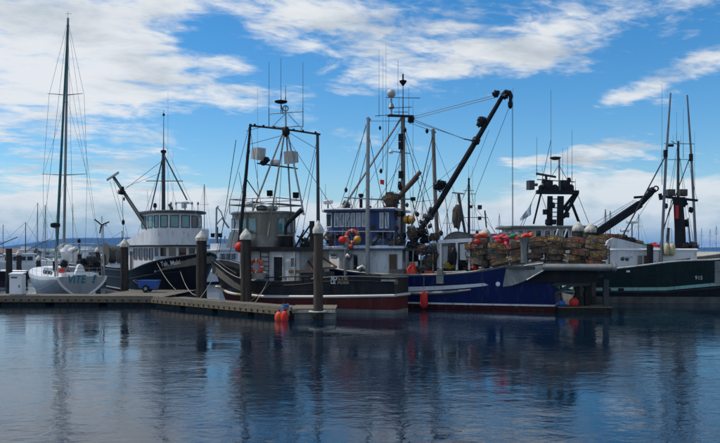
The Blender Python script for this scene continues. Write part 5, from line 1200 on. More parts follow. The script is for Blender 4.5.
# floats and tangles heaped on the left of the pots
fl = [(479, 235.8, 'orange', 'orange'), (484, 235.2, 'orange', 'orange'), (478, 241.5, 'redp', 'red'), (497, 238, 'pink', 'pink'), (502, 236.5, 'redp', 'red'), (507, 238, 'pink', 'pink'), (500, 241, 'redp', 'red'), (513, 236, 'grope', 'green'),
      (506, 243, 'pink', 'pink'), (517, 238.5, 'redp', 'red'), (523, 237, 'orange', 'orange'), (527, 235.5, 'redp', 'red'), (531, 234.6, 'orange', 'orange'), (514, 245, 'yel', 'ochre'), (520, 248, 'orange', 'orange'), (493, 246, 'yel', 'ochre'), (475, 268, 'redp', 'red')]
cnt = {}
for px, y, mm, cn in fl:
    c = FE.P(px, y, 2.2); i = cnt.get(cn, 0); cnt[cn] = i+1
    t = thing('crab_buoy', c, f'small {cn} crab buoy, {ordn[i]} {cn} one from the left among the crab pots', 'buoy', 'small buoys among the crab pots')
    d = Vector((rr.uniform(-1, 1), rr.uniform(-.4, .4), rr.uniform(-.3, .3))); mb = MB(); mb.lathe([(.03, -.23), (.11, -.17), (.14, -.03), (.13, .08), (.06, .2), (.02, .24)], c, d, 12); mb.build('float_body', mm, t, smooth=60)
    mb = MB(); dd = d.normalized(); mb.tube([c-dd*.3, c+dd*.34], .018, 5); mb.build('spindle', 'cap', t)
for i, (px, y, rx, rz, mm, lab) in enumerate(((480, 253, .8, .85, 'net', 'brown heaped netting between the net drum and the pots'), (494, 256, .8, .75, 'gnet', 'grey-green heaped netting under the pink floats'), (511, 238, .95, .38, 'tarp', 'rounded grey canvas hump above the pink floats'))):
    mb = MB(); c = FE.P(px, y, 1.9 if i < 2 else .2); mb.lump(c, (rx, .7, rz), .35, 2.6, i+70, 22, 14); o = mb.build('net_pile' if i < 2 else 'canvas_cover', mm, None, c-Vector((0, 0, rz))); tag(o, lab, 'net' if i < 2 else 'cover')

# small float dock with fenders under the rack
def lowfloat():
    c = FE.p(-1.4, 1.6, 0); t = thing('work_float', c, 'low dark work float with pale edge under the crab pot rack', 'float dock')
    mb = MB(); mb.box(c+Vector((0, 0, .12)), (2.9, 1.7, .34)); mb.build('float_hull', 'under', t); mb = MB(); mb.box(c+Vector((0, 0, .31)), (3.0, 1.8, .05)); mb.build('deck', 'fascia', t)
    for dx_ in (-.2, .35): mb = MB(); mb.box(c+Vector((dx_, .1, .33+.55)), (.26, .26, 1.1)); mb.build('float_post', 'under', t)
    mb = MB(); mb.box(c+Vector((1.25, -.45, 1.1)), (.30, .20, 1.5)); mb.build('steel_leg', 'dgrey', t)
    c2 = c+Vector((-.55, -.5, .57)); ball(c2, .26, 'redp', 'red ball fender lying on the work float under the crab pot rack')
    ball(c+Vector((-1.25, -.5, .50)), .20, 'bluep', 'small blue ball float beside the red one under the crab pot rack', 'ball_float', 'float')
    mb = MB(); c3 = c+Vector((-.6, .3, 1.15)); mb.box(c3, (.9, .4, .1)); o = mb.build('green_tote_lid', 'mint', t)
lowfloat()

# ================================================================ GREEN BOAT (right)
def boat_g():
    F = Frame((14.6, 53.6), (1.0, -.02)); L = 19.5
    t0 = thing('fishing_boat', (20, 53, 0), 'dark green fishing boat numbered 915 with a mint stripe and a heavy black boom', 'fishing boat')
    H = Hull(F, L, 6.0, .85, .5, 1.8, 2.4, 1.8, .92, sheer_px=[(600, 270.5), (619, 268.3), (640, 266), (660, 263.2), (675, 261.3), (690, 260.5), (715, 260.2)])
    H.tab.append((L, 4.2)); zs = lambda u: H.zs(u*L)
    st = [(0, 1.00), (.30, 1.05), (.5, 1.40), (.62, 1.62), (1, 2.0)]
    s0 = lambda u: interp(st, u)-.21; s1 = lambda u: interp(st, u)
    H.build(t0, [(-.7, 0), (.42, 1), (s0, 2), (s1, 3), (zs, 3)], ['antif', 'black', 'mint', 'green'], railm='offwhite', railr=.06)
    H.rail(t0, 'rub_rail', 'cblack', lambda t: interp(st, t/L)-.32, .07, .0, 17)
    for px in (608, 621): t, z = H.tz_px(px, 288); mb = MB(); mb.box(H.at(t, interp(st, t/L)-.12, 1, .0), (.36, .10, .17), F.h); mb.build('scupper', 'dark', t0)
    t, z = H.tz_px(628, 271.3); mb = MB(); mb.box(H.at(t, z, 1, .0), (.22, .08, .12), F.h); mb.build('fairlead', 'clean', t0)
    H.patch('bow_guard_plate', 'alu', t0, [(714.5, 261, 283.5), (720, 261, 284), (726, 261, 284), (735, 260.5, 284)], .03)
    t, z = H.tz_px(694.6, 279.6); lettering(t0, '9', .36, lambda x, y: H.at(t+x, z+y, 1, .05), 'wletter', 0, .9, 0); lettering(t0, '15', .36, lambda x, y: H.at(t+x+.175, z+y, 1, .05), 'wletter', 0, .9, 0)
    for k in range(7):
        t = 1.5+k*2.3; mb = MB(); mb.tube([H.at(t, lerp(.5, H.zs(t)-.1, i/5), 1, .002) for i in range(6)], .011, 4); mb.build('plate_seam', 'green' if k != 3 else 'black', t0)
    H.rail(t0, 'plate_seam', 'green', lambda t: H.zs(t)*.72, .011, .5, 17)
    # low white house with a raised rounded fore part
    w = 2.0; tl, tr_ = F.inv(604, w), F.inv(697, w)
    z0 = 1.9
    dh = [(tl, w), (tr_, w), (tr_+.5, 0), (tr_, -w), (tl, -w)]; D = house(F, t0, 'deckhouse', dh, z0, F.z(250.5, 6, w), 'white', 'clean', .10, .06); cen = ((tl+tr_)/2, 0)
    ps = [(606, 251.5), (606, 245), (608.5, 240.5), (613, 238), (625, 240.5), (648, 246.5), (690, 249.5), (690, 251.5)]
    mb = MB(); mb.prism([F.P(px, y-.3, w-.05) for px, y in ps], -F.n*(2*w-.1)); mb.build('raised_trunk', 'white', t0, smooth=20)
    win(F, D, (F.inv(637, w), w), (F.inv(642.5, w), w), F.z(265, 6, w), F.z(255, 6, w), 1, 'glass', 'offwhite', 0, cen); win(F, D, (F.inv(643, w), w), (F.inv(648, w), w), F.z(265, 6, w), F.z(255, 6, w), 1, 'brown', 'offwhite', 0, cen, 'door')
    for px, y in ((622.5, 258.8), (627, 259)): mb = MB(); mb.lathe([(.13, 0), (.13, .03), (.1, .05)], F.P(px, y, w), F.n, 12); mb.build('port_light', 'glass', D)
    win(F, D, (F.inv(624, w), w), (F.inv(633, w), w), F.z(257.5, 6, w), F.z(255.8, 6, w), 1, 'offwhite', 'clean', 0, cen, 'vent_grille', .03)
    spar(t0, 'vent_stack', [F.P(650, 266, 2.5), F.P(650, 244.5, 2.5)], .21, 'dark', 14)
    # gear on top of the house
    for i, (px, y, rx, rz, mm) in enumerate(((608, 236.5, .65, .20, 'brown'), (617, 237.5, .75, .22, 'rust'), (627, 241, .7, .28, 'dark'), (636, 243, .5, .22, 'net'), (640, 245.5, .8, .16, 'grope'), (654, 246, .45, .22, 'redcloth'), (657, 248, .4, .16, 'redp'), (645, 247.5, .5, .15, 'dgrey'), (686, 246, .35, .25, 'dark'), (693, 246, .35, .28, 'dgrey'))):
        mb = MB(); mb.lump(F.P(px, y, 1.2), (rx, .5, rz), .35, 2.2, i+90, 16, 9); mb.build('gear_bundle', mm, t0)
    for px, yt in ((632, 220.5), (624.5, 229)):
        b = F.P(px, 247, .8); radome(t0, b, .37 if px == 632 else .30, .22, zat(yt, b.y)-b.z-.22)
    # heavy black boom
    a, b = F.P(590, 237.5, .6), F.P(640, 204, .6); mb = MB(); mb.beam(a, b, .42, .50); mb.beam(b, F.P(652, 191.5, .6), .34, .34); mb.build('boom', 'dark', t0)
    mb = MB(); mb.beam(F.P(590, 243, .6), F.P(602, 237, .6), .5, .6); mb.build('boom_foot', 'dark', t0)
    mb = MB(); mb.beam(F.P(634, 197.5, .8), F.P(648, 196.5, .8), .14, .16); mb.ring(F.P(656, 188.5, .6), .16, .05, (0, 1, 0), 12, 6); mb.lump(F.P(652, 190.5, .6), (.3, .25, .22), .3, 2, 5); mb.build('boom_sheave', 'dark', t0)
    for pa, pb in (((590, 226), (634, 200)), ((588, 232), (636, 200)), ((656, 190), (626, 236)), ((648, 197), (600, 230))): wire(t0, F.P(*pa, .8), F.P(*pb, .7), .014)
    spar(t0, 'brown_spar', [F.P(606, 237, 1.6), F.P(632, 241, 1.4)], [.12, .09], 'boomwood', 8)
    # dark mast tower
    def lofted(name, lst, m):
        mb = MB(); vs = []
        for px0, px1, y, d in lst:
            for px, w_ in ((px0, d), (px1, d), (px1, -d), (px0, -d)): vs.append(F.P(px, y, w_))
        fs = [(4*i+j, 4*i+(j+1) % 4, 4*i+4+(j+1) % 4, 4*i+4+j) for i in range(len(lst)-1) for j in range(4)]+[(0, 1, 2, 3), tuple(range(len(vs)-4, len(vs)))]
        mb.add(vs, fs); return mb.build(name, m, t0, smooth=20)
    lofted('mast_tower', [(674.5, 686.5, 254, .4), (674.5, 685.5, 230, .38), (673.5, 683.5, 205, .34), (671.5, 685.5, 197, .34)], 'dark')
    mb = MB(); mb.beam(F.P(659.5, 196.3, .3), F.P(697, 200.5, .1), .30, .14); mb.build('tower_crosstree', 'dark', t0)
    for px, w_ in ((670.3, .3), (682.5, .2)): mb = MB(); mb.box(F.P(px, 192.8, w_), (.50, .5, .46)); mb.lathe([(.14, 0), (.17, .12), (.15, .14)], F.P(px, 193, w_)+F.n*.2, F.n, 10); mb.build('tower_lamp', 'dgrey', t0)
    mb = MB(); mb.tube([F.P(660, 193.5, .3), F.P(661, 200, .3)], .12, 6); mb.build('sheave', 'dark', t0)
    spar(t0, 'mast', [F.P(678, 197), F.P(678.3, 141)], [.11, .08], 'dgrey', 8)
    for a, b in (((664, 143.5), (694.5, 144)), ((668, 159.5), (688, 159.5)), ((671, 141), (680, 146))): spar(t0, 'yard', [F.P(*a), F.P(*b)], .022, 'dgrey', 5)
    mb = MB(); mb.box(F.P(670.5, 145.5), (.4, .15, .16)); mb.build('mast_lamp', 'dark', t0)
    for px, y0, y1 in ((662, 185, 84), (683.3, 158, 108), (694.6, 190, 131), (673, 144, 135), (680.7, 144, 135), (676.5, 142, 112)): antenna(t0, F, px, y0, y1, 0, .015)
    spar(t0, 'outrigger_pole', [F.P(670.6, 93, 1.8), F.P(666, 160, 1.9), F.P(661, 262, 2.1)], [.055, .09, .11], 'outr', 8)
    spar(t0, 'outrigger_pole', [F.P(687.2, 95, -1.8), F.P(691.5, 160, -1.9), F.P(696, 252, -2.1)], [.055, .09, .11], 'outr', 8)
    for px, y, w_ in ((665.5, 153, 1.9), (691, 157, -1.9)): mb = MB(); mb.tube([F.P(px, y-3, w_), F.P(px, y+4, w_)], .15, 8); mb.build('pole_clamp', 'dark', t0)
    for pa, pb, wa, wb, r_ in (((666, 155), (614, 252), 1.9, 1.9, .045), ((690, 157), (662, 232), -1.9, 1.9, .035), ((678, 143), (666, 210), 0, 1, .014), ((678, 145), (690, 250), 0, -1, .014), ((680, 158), (695, 252), 0, -2, .014), ((672, 200), (655, 262), .5, 2, .03), ((688, 160), (697, 200), -1.9, 0, .014), ((676, 160), (665, 250), 0, 1.5, .014), ((688, 218), (691, 250), -1, -1.5, .05)): wire(t0, F.P(*pa, wa), F.P(*pb, wb), r_)
    for px, y, s_ in ((691, 210, .16), (665.8, 206, .14), (684.5, 203, .2), (686, 223, .2)): mb = MB(); mb.lump(F.P(px, y, 0), (s_, s_, s_*1.3), .3, 2, int(px)); mb.build('block', 'dark', t0)
    mb = MB(); mb.box(F.P(677, 212, .45), (.22, .06, .9)); mb.build('red_marker', 'redcloth', t0)
    spar(t0, 'house_rail', [F.P(675, 243.5, 1.9), F.P(697, 243.5, 1.9)], .03, 'dark', 5)
    for px in (688, 692, 697): mb = MB(); mb.tube([F.P(px, 243.5, 1.9), F.P(px, 251, 1.9)], .03, 5); mb.build('rail_post', 'dark', t0)
    spar(t0, 'crane_post', [F.P(667, 262, 1.5), F.P(668.5, 228, 1.0)], .10, 'boomwood', 8)
    mb = MB(); mb.beam(F.P(622, 268, 2.4), F.P(690, 258.8, 2.4), .05, .09); mb.build('toe_rail', 'rust', t0)
    return F, H
M['outr'] = mat('weathered_alu_pole', (.16, .17, .18), .5, .4, (.09, .09, .1), 5, (1, 1, .2))
FG, HG = boat_g()
fender(FG.P(666.5, 249.5, 2.25), .17, .85, 'cream', 'left of the two cream fenders hanging beside the black mast tower')
fender(FG.P(672, 249.5, 2.25), .20, .88, 'cream', 'right, thicker one of the two cream fenders hanging beside the black mast tower')

# ================================================================ BOAT WITH THE BLACK GANTRY (behind the pots)
def boat_f():
    F = Frame((18.2, 60.0), (-1, .06)); L = 17.5
    t0 = thing('fishing_boat', (12, 60.5, 0), 'fishing boat behind the crab pots with a wide pale wheelhouse and heavy black gantry', 'fishing boat')
    H = Hull(F, L, 6.0, .8, .5, 1.5, sheer=[(0, 1.9), (8, 2.0), (17.5, 3.3)]); zs = lambda u: H.zs(u*L)
    H.build(t0, [(-.7, 0), (.2, 1), (zs, 1)], ['red', 'cblack'])
    tl, tr_ = F.inv(507, 2.1), F.inv(590, 2.1); w = 2.1
    wp = [(tr_, w), (tl-.6, w), (tl, 1.1), (tl, -1.1), (tl-.6, -w), (tr_, -w)]; zr = F.z(228.3, 8, w)
    D = house(F, t0, 'deckhouse', wp, 1.2, F.z(243, 8, w), 'white')
    W = house(F, t0, 'wheelhouse', wp, F.z(243, 8, w), zr, 'offwhite', 'roofdk', .55, .12); cen = ((tl+tr_)/2, 0)
    z0, z1 = F.z(242, 8, w), F.z(229.8, 8, w)
    win(F, W, (F.inv(516, w), w), (F.inv(588, w), w), z0, z1, 8, 'glass', 'clean', .20, cen, 'window', .04); win(F, W, wp[2], wp[1], z0, z1, 1, 'glass', 'offwhite', .1, cen)
    for px in (553, 562): mb = MB(); mb.tube([F.P(px, 243, 2.5), F.P(px+5, 229, 2.5)], .05, 6); mb.build('awning_post', 'clean', t0)
    def lofted(name, lst, m):
        mb = MB(); vs = []
        for px0, px1, y, d in lst:
            for px, w_ in ((px0, d), (px1, d), (px1, -d), (px0, -d)): vs.append(F.P(px, y, w_))
        fs = [(4*i+j, 4*i+(j+1) % 4, 4*i+4+(j+1) % 4, 4*i+4+j) for i in range(len(lst)-1) for j in range(4)]+[(0, 1, 2, 3), tuple(range(len(vs)-4, len(vs)))]
        mb.add(vs, fs); return mb.build(name, m, t0, smooth=20)
    lofted('gantry_column', [(546.5, 552.5, 226, .35), (547.3, 552.8, 196, .33)], 'dark'); lofted('gantry_column', [(556.5, 563.5, 226, .35), (557.3, 564, 196, .33)], 'dark')
    mb = MB(); mb.beam(F.P(536.5, 192, .2), F.P(578, 192.5, .2), .8, .28); mb.build('gantry_platform', 'dark', t0)
    for a, b, r_ in (((541, 193), (533.5, 224), .075), ((575.5, 193), (559, 214), .12), ((577.5, 193), (563, 218), .13), ((570.5, 200), (580, 225), .11)): spar(t0, 'gantry_brace', [F.P(*a, .2), F.P(*b, .3)], r_, 'dark', 8)
    for i in range(6): mb = MB(); mb.tube([F.P(552.8, 199+i*4.4, .1), F.P(557.2, 199+i*4.4, .1)], .04, 5); mb.build('ladder_rung', 'dgrey', t0)
    mb = MB(); mb.box(F.P(530.5, 185.2, .3), (.45, .5, .72), (1, .3, 0)); mb.box(F.P(535.5, 184.8, .3), (.3, .3, .2)); mb.build('floodlight', 'dgrey', t0)
    for px, sz in ((547.5, .70), (564.5, .72)):
        mb = MB(); c = F.P(px, 185.5, .3); mb.box(c, (sz, .6, sz*1.1)); mb.lathe([(.25, 0), (.28, .18), (.24, .2)], c+F.n*.3, F.n, 14); mb.build('floodlight', 'dark', t0)
    spar(t0, 'radar_scanner', [F.P(536, 173.5, .2), F.P(556, 177, .2)], .09, 'dgrey', 8); spar(t0, 'yard', [F.P(537, 179.5), F.P(575, 182)], .04, 'dgrey', 5)
    spar(t0, 'scanner_post', [F.P(546, 176), F.P(546.5, 182)], .10, 'dgrey', 6); spar(t0, 'mast', [F.P(559.2, 192), F.P(559.3, 158.5)], .07, 'galv', 8)
    mb = MB(); mb.lathe([(.2, -.1), (.42, .02), (.44, .1), (.1, .16)], F.P(555.3, 158.6), n=16); mb.build('radome', 'dgrey', t0)
    for px, y0, y1 in ((536.7, 176, 137), (551, 176, 90), (562.6, 192, 148), (567.5, 190, 147), (572, 190, 130), (542.3, 192, 167), (575.5, 192, 179), (513, 226, 88)): antenna(t0, F, px, y0, y1, 0, .022)
    for px, y, s_ in ((541, 188, .35), (555, 189, .5), (571, 188, .4), (543.5, 181, .25), (569, 180, .28), (548, 222, .4), (566, 208, .3), (553, 205, .3)):
        mb = MB(); c = F.P(px, y, .35); mb.lathe([(s_*.3, -s_*.7), (s_*.6, -s_*.4), (s_*.55, s_*.4), (s_*.2, s_*.7)], c, n=10); mb.build('gantry_fitting', 'dark', t0)
    for pa, pb in (((541, 193), (548, 214)), ((577, 193), (590, 226)), ((536, 193), (520, 227)), ((559, 165), (574, 192)), ((559, 165), (541, 192)), ((551, 140), (540, 190))): wire(t0, F.P(*pa, .2), F.P(*pb, .4), .022)
    for px, y in ((550, 212), (545, 212), (554, 222), (567, 215)): mb = MB(); mb.box(F.P(px, y, .45), (.3, .3, .4)); mb.build('gantry_box', 'dark', t0)
    # blue and white pennant on a short staff
    spar(t0, 'flag_staff', [F.P(523, 226, 1), F.P(532, 203, 1)], .025, 'galv', 5)
    mb = MB(); vs = []
    for i in range(9):
        for j in range(2):
            px = lerp(531, 520, i/8); y = lerp(204.5 if j == 0 else 215, 218.5 if j == 0 else 221.5, i/8); vs.append(F.P(px, y, 1+.12*math.sin(i*1.3)))
    mb.add(vs, [(2*i, 2*i+1, 2*i+3, 2*i+2) for i in range(8)]); mb.build('flag', 'paleblue', t0)
    for px in (500, 509): mb = MB(); mb.lump(F.P(px, 243, 2.4), (.5, .4, .3), .3, 2, px); mb.build('gear_bundle', 'dgrey', t0)
    return F
M['roofdk'] = mat('dark_green_roof_paint', (.10, .12, .11), .6, 0, (.06, .07, .065), 3); M['paleblue'] = mat('faded_blue_flag', (.22, .34, .48), .8, 0, (.45, .48, .5), 3, hi=.55)
boat_f()

# ================================================================ FISHING GEAR AND BOATS BEHIND
def back_trawler():
    F = Frame((13.5, 74), (-1, .15)); L = 16
    t0 = thing('fishing_boat', (8, 74, 0), 'far grey trawler behind the net drum with an A-frame and a dark mast carrying floodlights', 'fishing boat')
    H = Hull(F, L, 5.2, .8, .5, 1.4, sheer=[(0, 1.8), (8, 1.9), (16, 3.2)]); zs = lambda u: H.zs(u*L); H.build(t0, [(-.6, 0), (zs, 0)], ['cblack'])
    tl, tr_ = F.inv(470, 1.8), F.inv(512, 1.8); house(F, t0, 'wheelhouse', [(tr_, 1.8), (tl, 1.8), (tl+.4, 0), (tl, -1.8), (tr_, -1.8)], 1.1, F.z(236, 8), 'offwhite', 'redroof', .3, .1)
    spar(t0, 'frame_leg', [F.P(458.5, 194), F.P(462, 215), F.P(468, 250)], [.14, .13, .12], 'dgrey', 8); spar(t0, 'frame_leg', [F.P(460, 200, 1), F.P(457.5, 250, 1)], .06, 'dgrey', 6)
    mb = MB(); mb.beam(F.P(452, 192.7), F.P(464, 193.8), .3, .12); mb.build('frame_head', 'galv', t0)
    spar(t0, 'mast', [F.P(469, 240), F.P(468.8, 178)], [.13, .09], 'dark', 8)
    for y, a, b in ((190.5, 463, 474), (194, 470, 476), (217.5, 461, 488), (230, 469, 482)): spar(t0, 'yard', [F.P(a, y), F.P(b, y)], .03, 'dark', 5)
    for px, y, s_ in ((479.5, 207, .42), (479.5, 218, .34), (471, 206.5, .3), (477, 232, .3)): flood(t0, F.P(px, y), s_, 'dgrey')
    spar(t0, 'short_mast', [F.P(484.8, 210.5), F.P(487, 234)], .07, 'dgrey', 6)
    antenna(t0, F, 472.5, 232, 166, 0, .02); antenna(t0, F, 468.8, 180, 165, 0, .02)
    for pa, pb in (((453, 194), (440, 235)), ((469, 200), (500, 238)), ((469, 185), (447, 232)), ((458, 196), (450, 235)), ((485, 212), (496, 236)), ((469, 182), (480, 232))): wire(t0, F.P(*pa), F.P(*pb), .018)
    mb = MB(); mb.lump(F.P(457, 216.5, .4), (.48, .4, 1.12), .22, 2.4, 77, 16, 12); mb.build('hanging_net', 'net', t0)
M['redroof'] = mat('dull_red_roof_paint', (.20, .05, .04), .6)
back_trawler()
def davit_boat():
    F = Frame((-17.5, 96), (1, .1)); t0 = thing('fishing_boat', (-14, 96, 0), 'far seiner between the two wheelhouses with an angular grey crane and lamp mast', 'fishing boat')
    H = Hull(F, 15, 5, .8, .5, 1.4, sheer=[(0, 1.9), (8, 2.0), (15, 3.4)]); zs = lambda u: H.zs(u*15); H.build(t0, [(-.6, 0), (.5, 1), (zs, 1)], ['red', 'white'], n=16)
    house(F, t0, 'wheelhouse', [(2, 1.7), (6, 1.7), (6.4, 0), (6, -1.7), (2, -1.7)], 1.2, 4.4, 'white', 'offwhite', .25, .1); W = bpy.data.objects[sorted(o.name for o in t0.children if o.name.startswith('wheelhouse'))[0]]
    win(F, W, (2.2, 1.7), (5.8, 1.7), 3.3, 4.1, 4, 'glass', 'white', .2, (4, 0))
    for pts, r_ in (([(216, 246), (216.5, 208), (218.5, 206)], .12), ([(216, 225), (222, 218), (229, 228)], .12), ([(217, 207), (221, 212), (223.5, 219)], .08)): spar(t0, 'crane_arm', [F.P(*p, .5) for p in pts], r_, 'galv', 6)
    spar(t0, 'lamp_mast', [F.P(217.5, 255), F.P(217.5, 227)], .10, 'dgrey', 6); spar(t0, 'yard', [F.P(213, 234), F.P(220, 234)], .05, 'dgrey', 5)
    for px in (213, 220.5): flood(t0, F.P(px, 235), .5, 'dark')
    spar(t0, 'lamp_mast', [F.P(224, 255), F.P(225, 236)], .08, 'galv', 6)
davit_boat()

def marina_boat(kind, x, y, L, ang, hullm, label, mast=0.0, cab='white', seed=1, aft=0):
    F = Frame((x, y), (math.cos(R(ang)), math.sin(R(ang)))); B = L*.28; rr = random.Random(seed)
    t0 = thing('sailboat' if kind == 'sail' else 'motor_boat', (x, y, 0), label, 'sailboat' if kind == 'sail' else 'boat')
    s0_, s1_ = (1.1, 1.7) if kind == 'sail' else (1.2, 2.1)
    H = Hull(F, L, B, .8, .5, 1.0, sheer=[(0, s0_), (L*.5, s0_+.1), (L, s1_)]); zs = lambda u: H.zs(u*L)
    H.build(t0, [(-.4, 0), (.18, 1), (zs, 1)], ['red' if seed % 2 else 'blue', hullm], n=14, deck_drop=.25, railm='clean', railr=.04)
    w = B*.34
    if kind == 'sail':
        house(F, t0, 'coach_roof', [(L*.3, w), (L*.62, w*.8), (L*.7, 0), (L*.62, -w*.8), (L*.3, -w)], s0_-.1, s0_+.55, cab, cab, .03, .05); h = s0_
        b = F.p(L*.55, 0, h); tp = b+Vector((0, 0, mast)); spar(t0, 'mast', [b, tp], [.09, .06], 'galv', 6)
        for k in (.45, .75): spar(t0, 'spreader', [b.lerp(tp, k)-F.n*.8, b.lerp(tp, k)+F.n*.8], .03, 'galv', 5)
        for e in (F.p(0, 0, h), F.p(L, 0, s1_), F.p(L*.5, B*.45, h), F.p(L*.5, -B*.45, h)): wire(t0, tp, e, .014)
        spar(t0, 'boom', [b+Vector((0, 0, 1.2)), F.p(L*.12, 0, h+1.25)], .12, 'bcanvas' if seed % 2 else 'sailcover', 8)
    else:
        wz = s0_+2.2 if kind == 'cruiser' else s0_+1.6
        W = house(F, t0, 'cabin', [(L*.28, w*1.1), (L*.62, w*1.1), (L*.72, 0), (L*.62, -w*1.1), (L*.28, -w*1.1)], s0_-.2, wz, cab, 'clean' if cab != 'clean' else 'offwhite', .2, .1, .06)
        win(F, W, (L*.30, w*1.1), (L*.60, w*1.1), wz-.95, wz-.25, 3, 'glass', 'offwhite', .15, (L*.45, 0)); win(F, W, (L*.62, w*1.1), (L*.72, 0), wz-.95, wz-.25, 1, 'glass', 'offwhite', .15, (L*.45, 0)); win(F, W, (L*.72, 0), (L*.62, -w*1.1), wz-.95, wz-.25, 1, 'glass', 'offwhite', .15, (L*.45, 0))
        if kind == 'cruiser': house(F, t0, 'flybridge', [(L*.34, w*.8), (L*.52, w*.8), (L*.56, 0), (L*.52, -w*.8), (L*.34, -w*.8)], wz+.1, wz+.8, 'clean'); 
        if mast:
            b = F.p(L*.42, 0, wz); tp = b+Vector((0, 0, mast)); spar(t0, 'mast', [b, tp], [.09, .05], 'dgrey', 6); spar(t0, 'yard', [b.lerp(tp, .6)-F.n*.9, b.lerp(tp, .6)+F.n*.9], .03, 'dgrey', 5)
            wire(t0, tp, F.p(0, 0, s0_), .02); wire(t0, tp, F.p(L, 0, s1_), .02); spar(t0, 'boom', [b+Vector((0, 0, .5)), F.p(L*.05, 0, wz+mast*.5)], .05, 'dgrey', 5)
    return t0
def X(px, Y): return (px-360)/FPX*Y
MBT = [('fish', -26, 84, 11, 175, 'black', 'far dark fishing boat at the left edge, behind the white utility box', 4.2, 'white'),
       ('cruiser', 27, 150, 9, 95, 'clean', 'far white cabin cruiser just left of the sailboat hull', 0, 'clean'),
       ('sail', 35, 140, 9, 20, 'clean', 'far white sloop behind the low capped piling left of the sailboat', 11, 'clean'),
       ('sail', 48, 130, 9, 190, 'blue', 'far blue-hulled sloop half hidden by the sailboat on its left side', 10, 'clean'),
       ('cruiser', 88, 150, 9.5, 85, 'clean', 'far white flybridge cruiser seen through the stern arch of the sailboat', 0, 'clean'),
       ('fish', 116, 94, 9, 200, 'cblack', 'far dark workboat between the sailboat and the net reel', 3.0, 'white'),
       ('cruiser', 131, 100, 10, 30, 'white', 'far white cruiser behind the stern of the black hull', 1.5, 'white'),
       ('sail', 104, 150, 10, 160, 'clean', 'far sloop with a blue boom cover beyond the wind generator', 9, 'clean'),
       ('sail', 203, 118, 9, 75, 'clean', 'far sloop whose mast rises just right of the black-hulled wheelhouse', 12.5, 'clean'),
       ('cruiser', 224, 84, 9, 60, 'clean', 'far white cruiser in the gap between the black hull and the metal wheelhouse', 0, 'clean'),
       ('sail', 606, 96, 10, 80, 'clean', 'far sloop whose mast stands just right of the domed pilings', 7.5, 'clean'),
       ('sail', 612, 110, 10, 100, 'blue', 'far blue sloop behind the heavy black boom', 8.0, 'clean'),
       ('sail', 702, 230, 9, 80, 'clean', 'tiny far sloop left of the beige shed at the right edge', 9, 'clean'),
       ('sail', 711, 245, 9, 100, 'clean', 'tiny far sloop behind the beige shed at the right edge', 9, 'clean'),
       ('sail', 717, 225, 9, 90, 'clean', 'tiny far sloop with the tallest mast by the right edge', 9.5, 'clean'),
       ('sail', 1, 170, 9, 40, 'clean', 'far sloop at the left edge beyond the dark fishing boat', 8, 'clean'),
       ('cruiser', 62, 150, 9, 170, 'clean', 'far white cruiser hidden low behind the sailboat cockpit', 0, 'clean'),
       ('sail', 290, 150, 9, 80, 'clean', 'far sloop seen between the wheelhouses of the middle boats', 8, 'clean'),
       ('sail', 150, 150, 10, 100, 'clean', 'far sloop whose masthead shows left of the black-hulled wheelhouse', 9.5, 'clean'),
       ('sail', 262, 120, 9, 70, 'clean', 'far sloop behind the bare-metal wheelhouse', 8, 'clean'),
       ('sail', 424, 140, 10, 110, 'clean', 'far sloop with a thin mast between the grey mast and the black crane', 12, 'clean'),
       ('sail', 447, 125, 9, 80, 'clean', 'far sloop whose mast stands left of the far A-frame', 9, 'clean'),
       ('sail', 500, 150, 10, 95, 'clean', 'far sloop whose mast rises between the far trawler and the gantry', 9.5, 'clean'),
       ('sail', 640, 130, 9, 100, 'clean', 'far sloop whose mast shows between the radar post and the long outrigger', 8.5, 'clean'),
       ('fish', 20, 120, 10, 200, 'clean', 'far white workboat with a boom left of the low domed piling', 5, 'white'),
       ('fish', 345, 96, 11, 10, 'offwhite', 'far workboat with a slim mast behind the blue wheelhouse', 6, 'white')]
for i, (k, px, Y, L, a, hm, lab, ms, cb) in enumerate(MBT): marina_boat(k, X(px, Y)-L/2*math.cos(R(a)), Y-L/2*math.sin(R(a)), L, a, hm, lab, ms, cb, i+1)

def back_dock(x0, x1, y, label):
    t = thing('marina_float', ((x0+x1)/2, y, 0), label, 'dock'); mb = MB(); mb.box(((x0+x1)/2, y, .38), (x1-x0, 2.0, .14)); mb.build('decking', 'plank', t); mb = MB(); mb.box(((x0+x1)/2, y, .12), (x1-x0-.2, 1.8, .38)); mb.build('pontoon', 'under', t)
back_dock(X(0, 96), X(140, 96), 98, 'long low marina float far behind the sailboat')
back_dock(X(-10, 120), X(240, 120), 122, 'farthest low marina float below the blue ridge')
back_dock(X(600, 215), X(760, 215), 215, 'far low float in front of the beige shed')

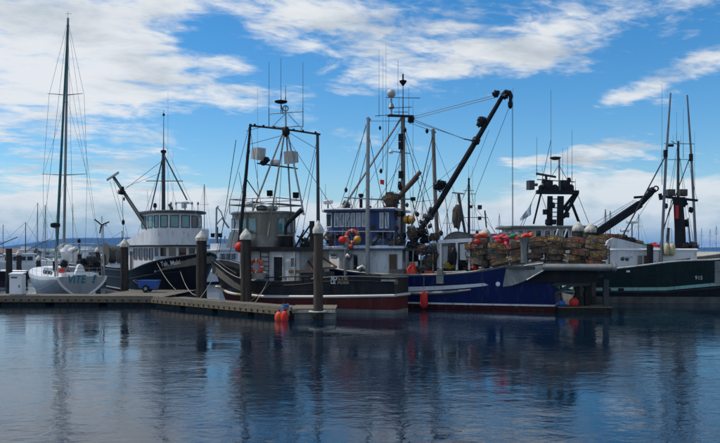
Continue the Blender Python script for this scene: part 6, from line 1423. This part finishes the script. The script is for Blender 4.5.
def shed(x, y, w, d, h, rh, wm_, rm, label, n=3, name='waterfront_shed'):
    t = thing(name, (x, y, 0), label, 'building'); z0 = .3
    mb = MB(); mb.box((x, y, z0+h/2), (w, d, h)); W = mb.build('wall', wm_, t)
    mb = MB(); mb.prism([(x-w/2-.4, y-d/2-.4, z0+h), (x-w/2-.4, y+d/2+.4, z0+h), (x-w/2-.4, y, z0+h+rh)], (w+.8, 0, 0)); mb.build('roof', rm, t)
    for i in range(n):
        cx = x-w/2+w*(i+.5)/n; mb = MB(); mb.box((cx, y-d/2-.05, z0+h*.55), (w/n*.5, .12, h*.35)); mb.build('window', 'glass', W)
    for i in range(int(w/5)+1): mb = MB(); px = x-w/2+.3+i*(w-.6)/max(int(w/5), 1); mb.tube([(px, y-d/2+.2, -1), (px, y-d/2+.2, z0)], .2, 6); mb.build('stilt', 'under', t)
shed(X(714, 190), 190, 12, 8, 1.7, 1.0, 'beige', 'beige', 'low beige waterfront shed at the far right edge', 4)
shed(X(3, 260), 262, 20, 10, 2.2, 1.6, 'beige', 'roofr', 'low brown-roofed waterfront shed at the far left edge', 5)
shed(X(52, 420), 420, 34, 12, 2.4, 1.6, 'white', 'roofg', 'long low white boat shed under the blue ridge, left of the sailboat mast', 7)
shed(X(108, 400), 400, 26, 12, 2.6, 1.8, 'beige', 'roofg', 'low beige boat shed under the blue ridge, right of the sailboat', 6)
shed(X(224, 430), 430, 24, 12, 2.0, 1.6, 'white', 'roofr', 'low white shed under the blue ridge between the two wheelhouses', 5)
# ---------------------------------------------------------------- sea air
def haze():
    mb = MB(); x0, x1, y0, y1, z0, z1 = -6100, 6100, -80, 9100, -4, 95
    mb.box(((x0+x1)/2, (y0+y1)/2, (z0+z1)/2), (x1-x0, y1-y0, z1-z0)); 
    m = bpy.data.materials.new('sea_air'); m.use_nodes = True; N = m.node_tree.nodes; L = m.node_tree.links
    for n in list(N):
        if n.type != 'OUTPUT_MATERIAL': N.remove(n)
    v = N.new('ShaderNodeVolumePrincipled'); v.inputs['Color'].default_value = (.10, .42, 1.0, 1); v.inputs['Density'].default_value = .00012; v.inputs['Anisotropy'].default_value = 0
    L.new(v.outputs[0], [n for n in N if n.type == 'OUTPUT_MATERIAL'][0].inputs['Volume'])
    M['haze'] = m; o = mb.build('haze', 'haze'); o['kind'] = 'stuff'
haze()
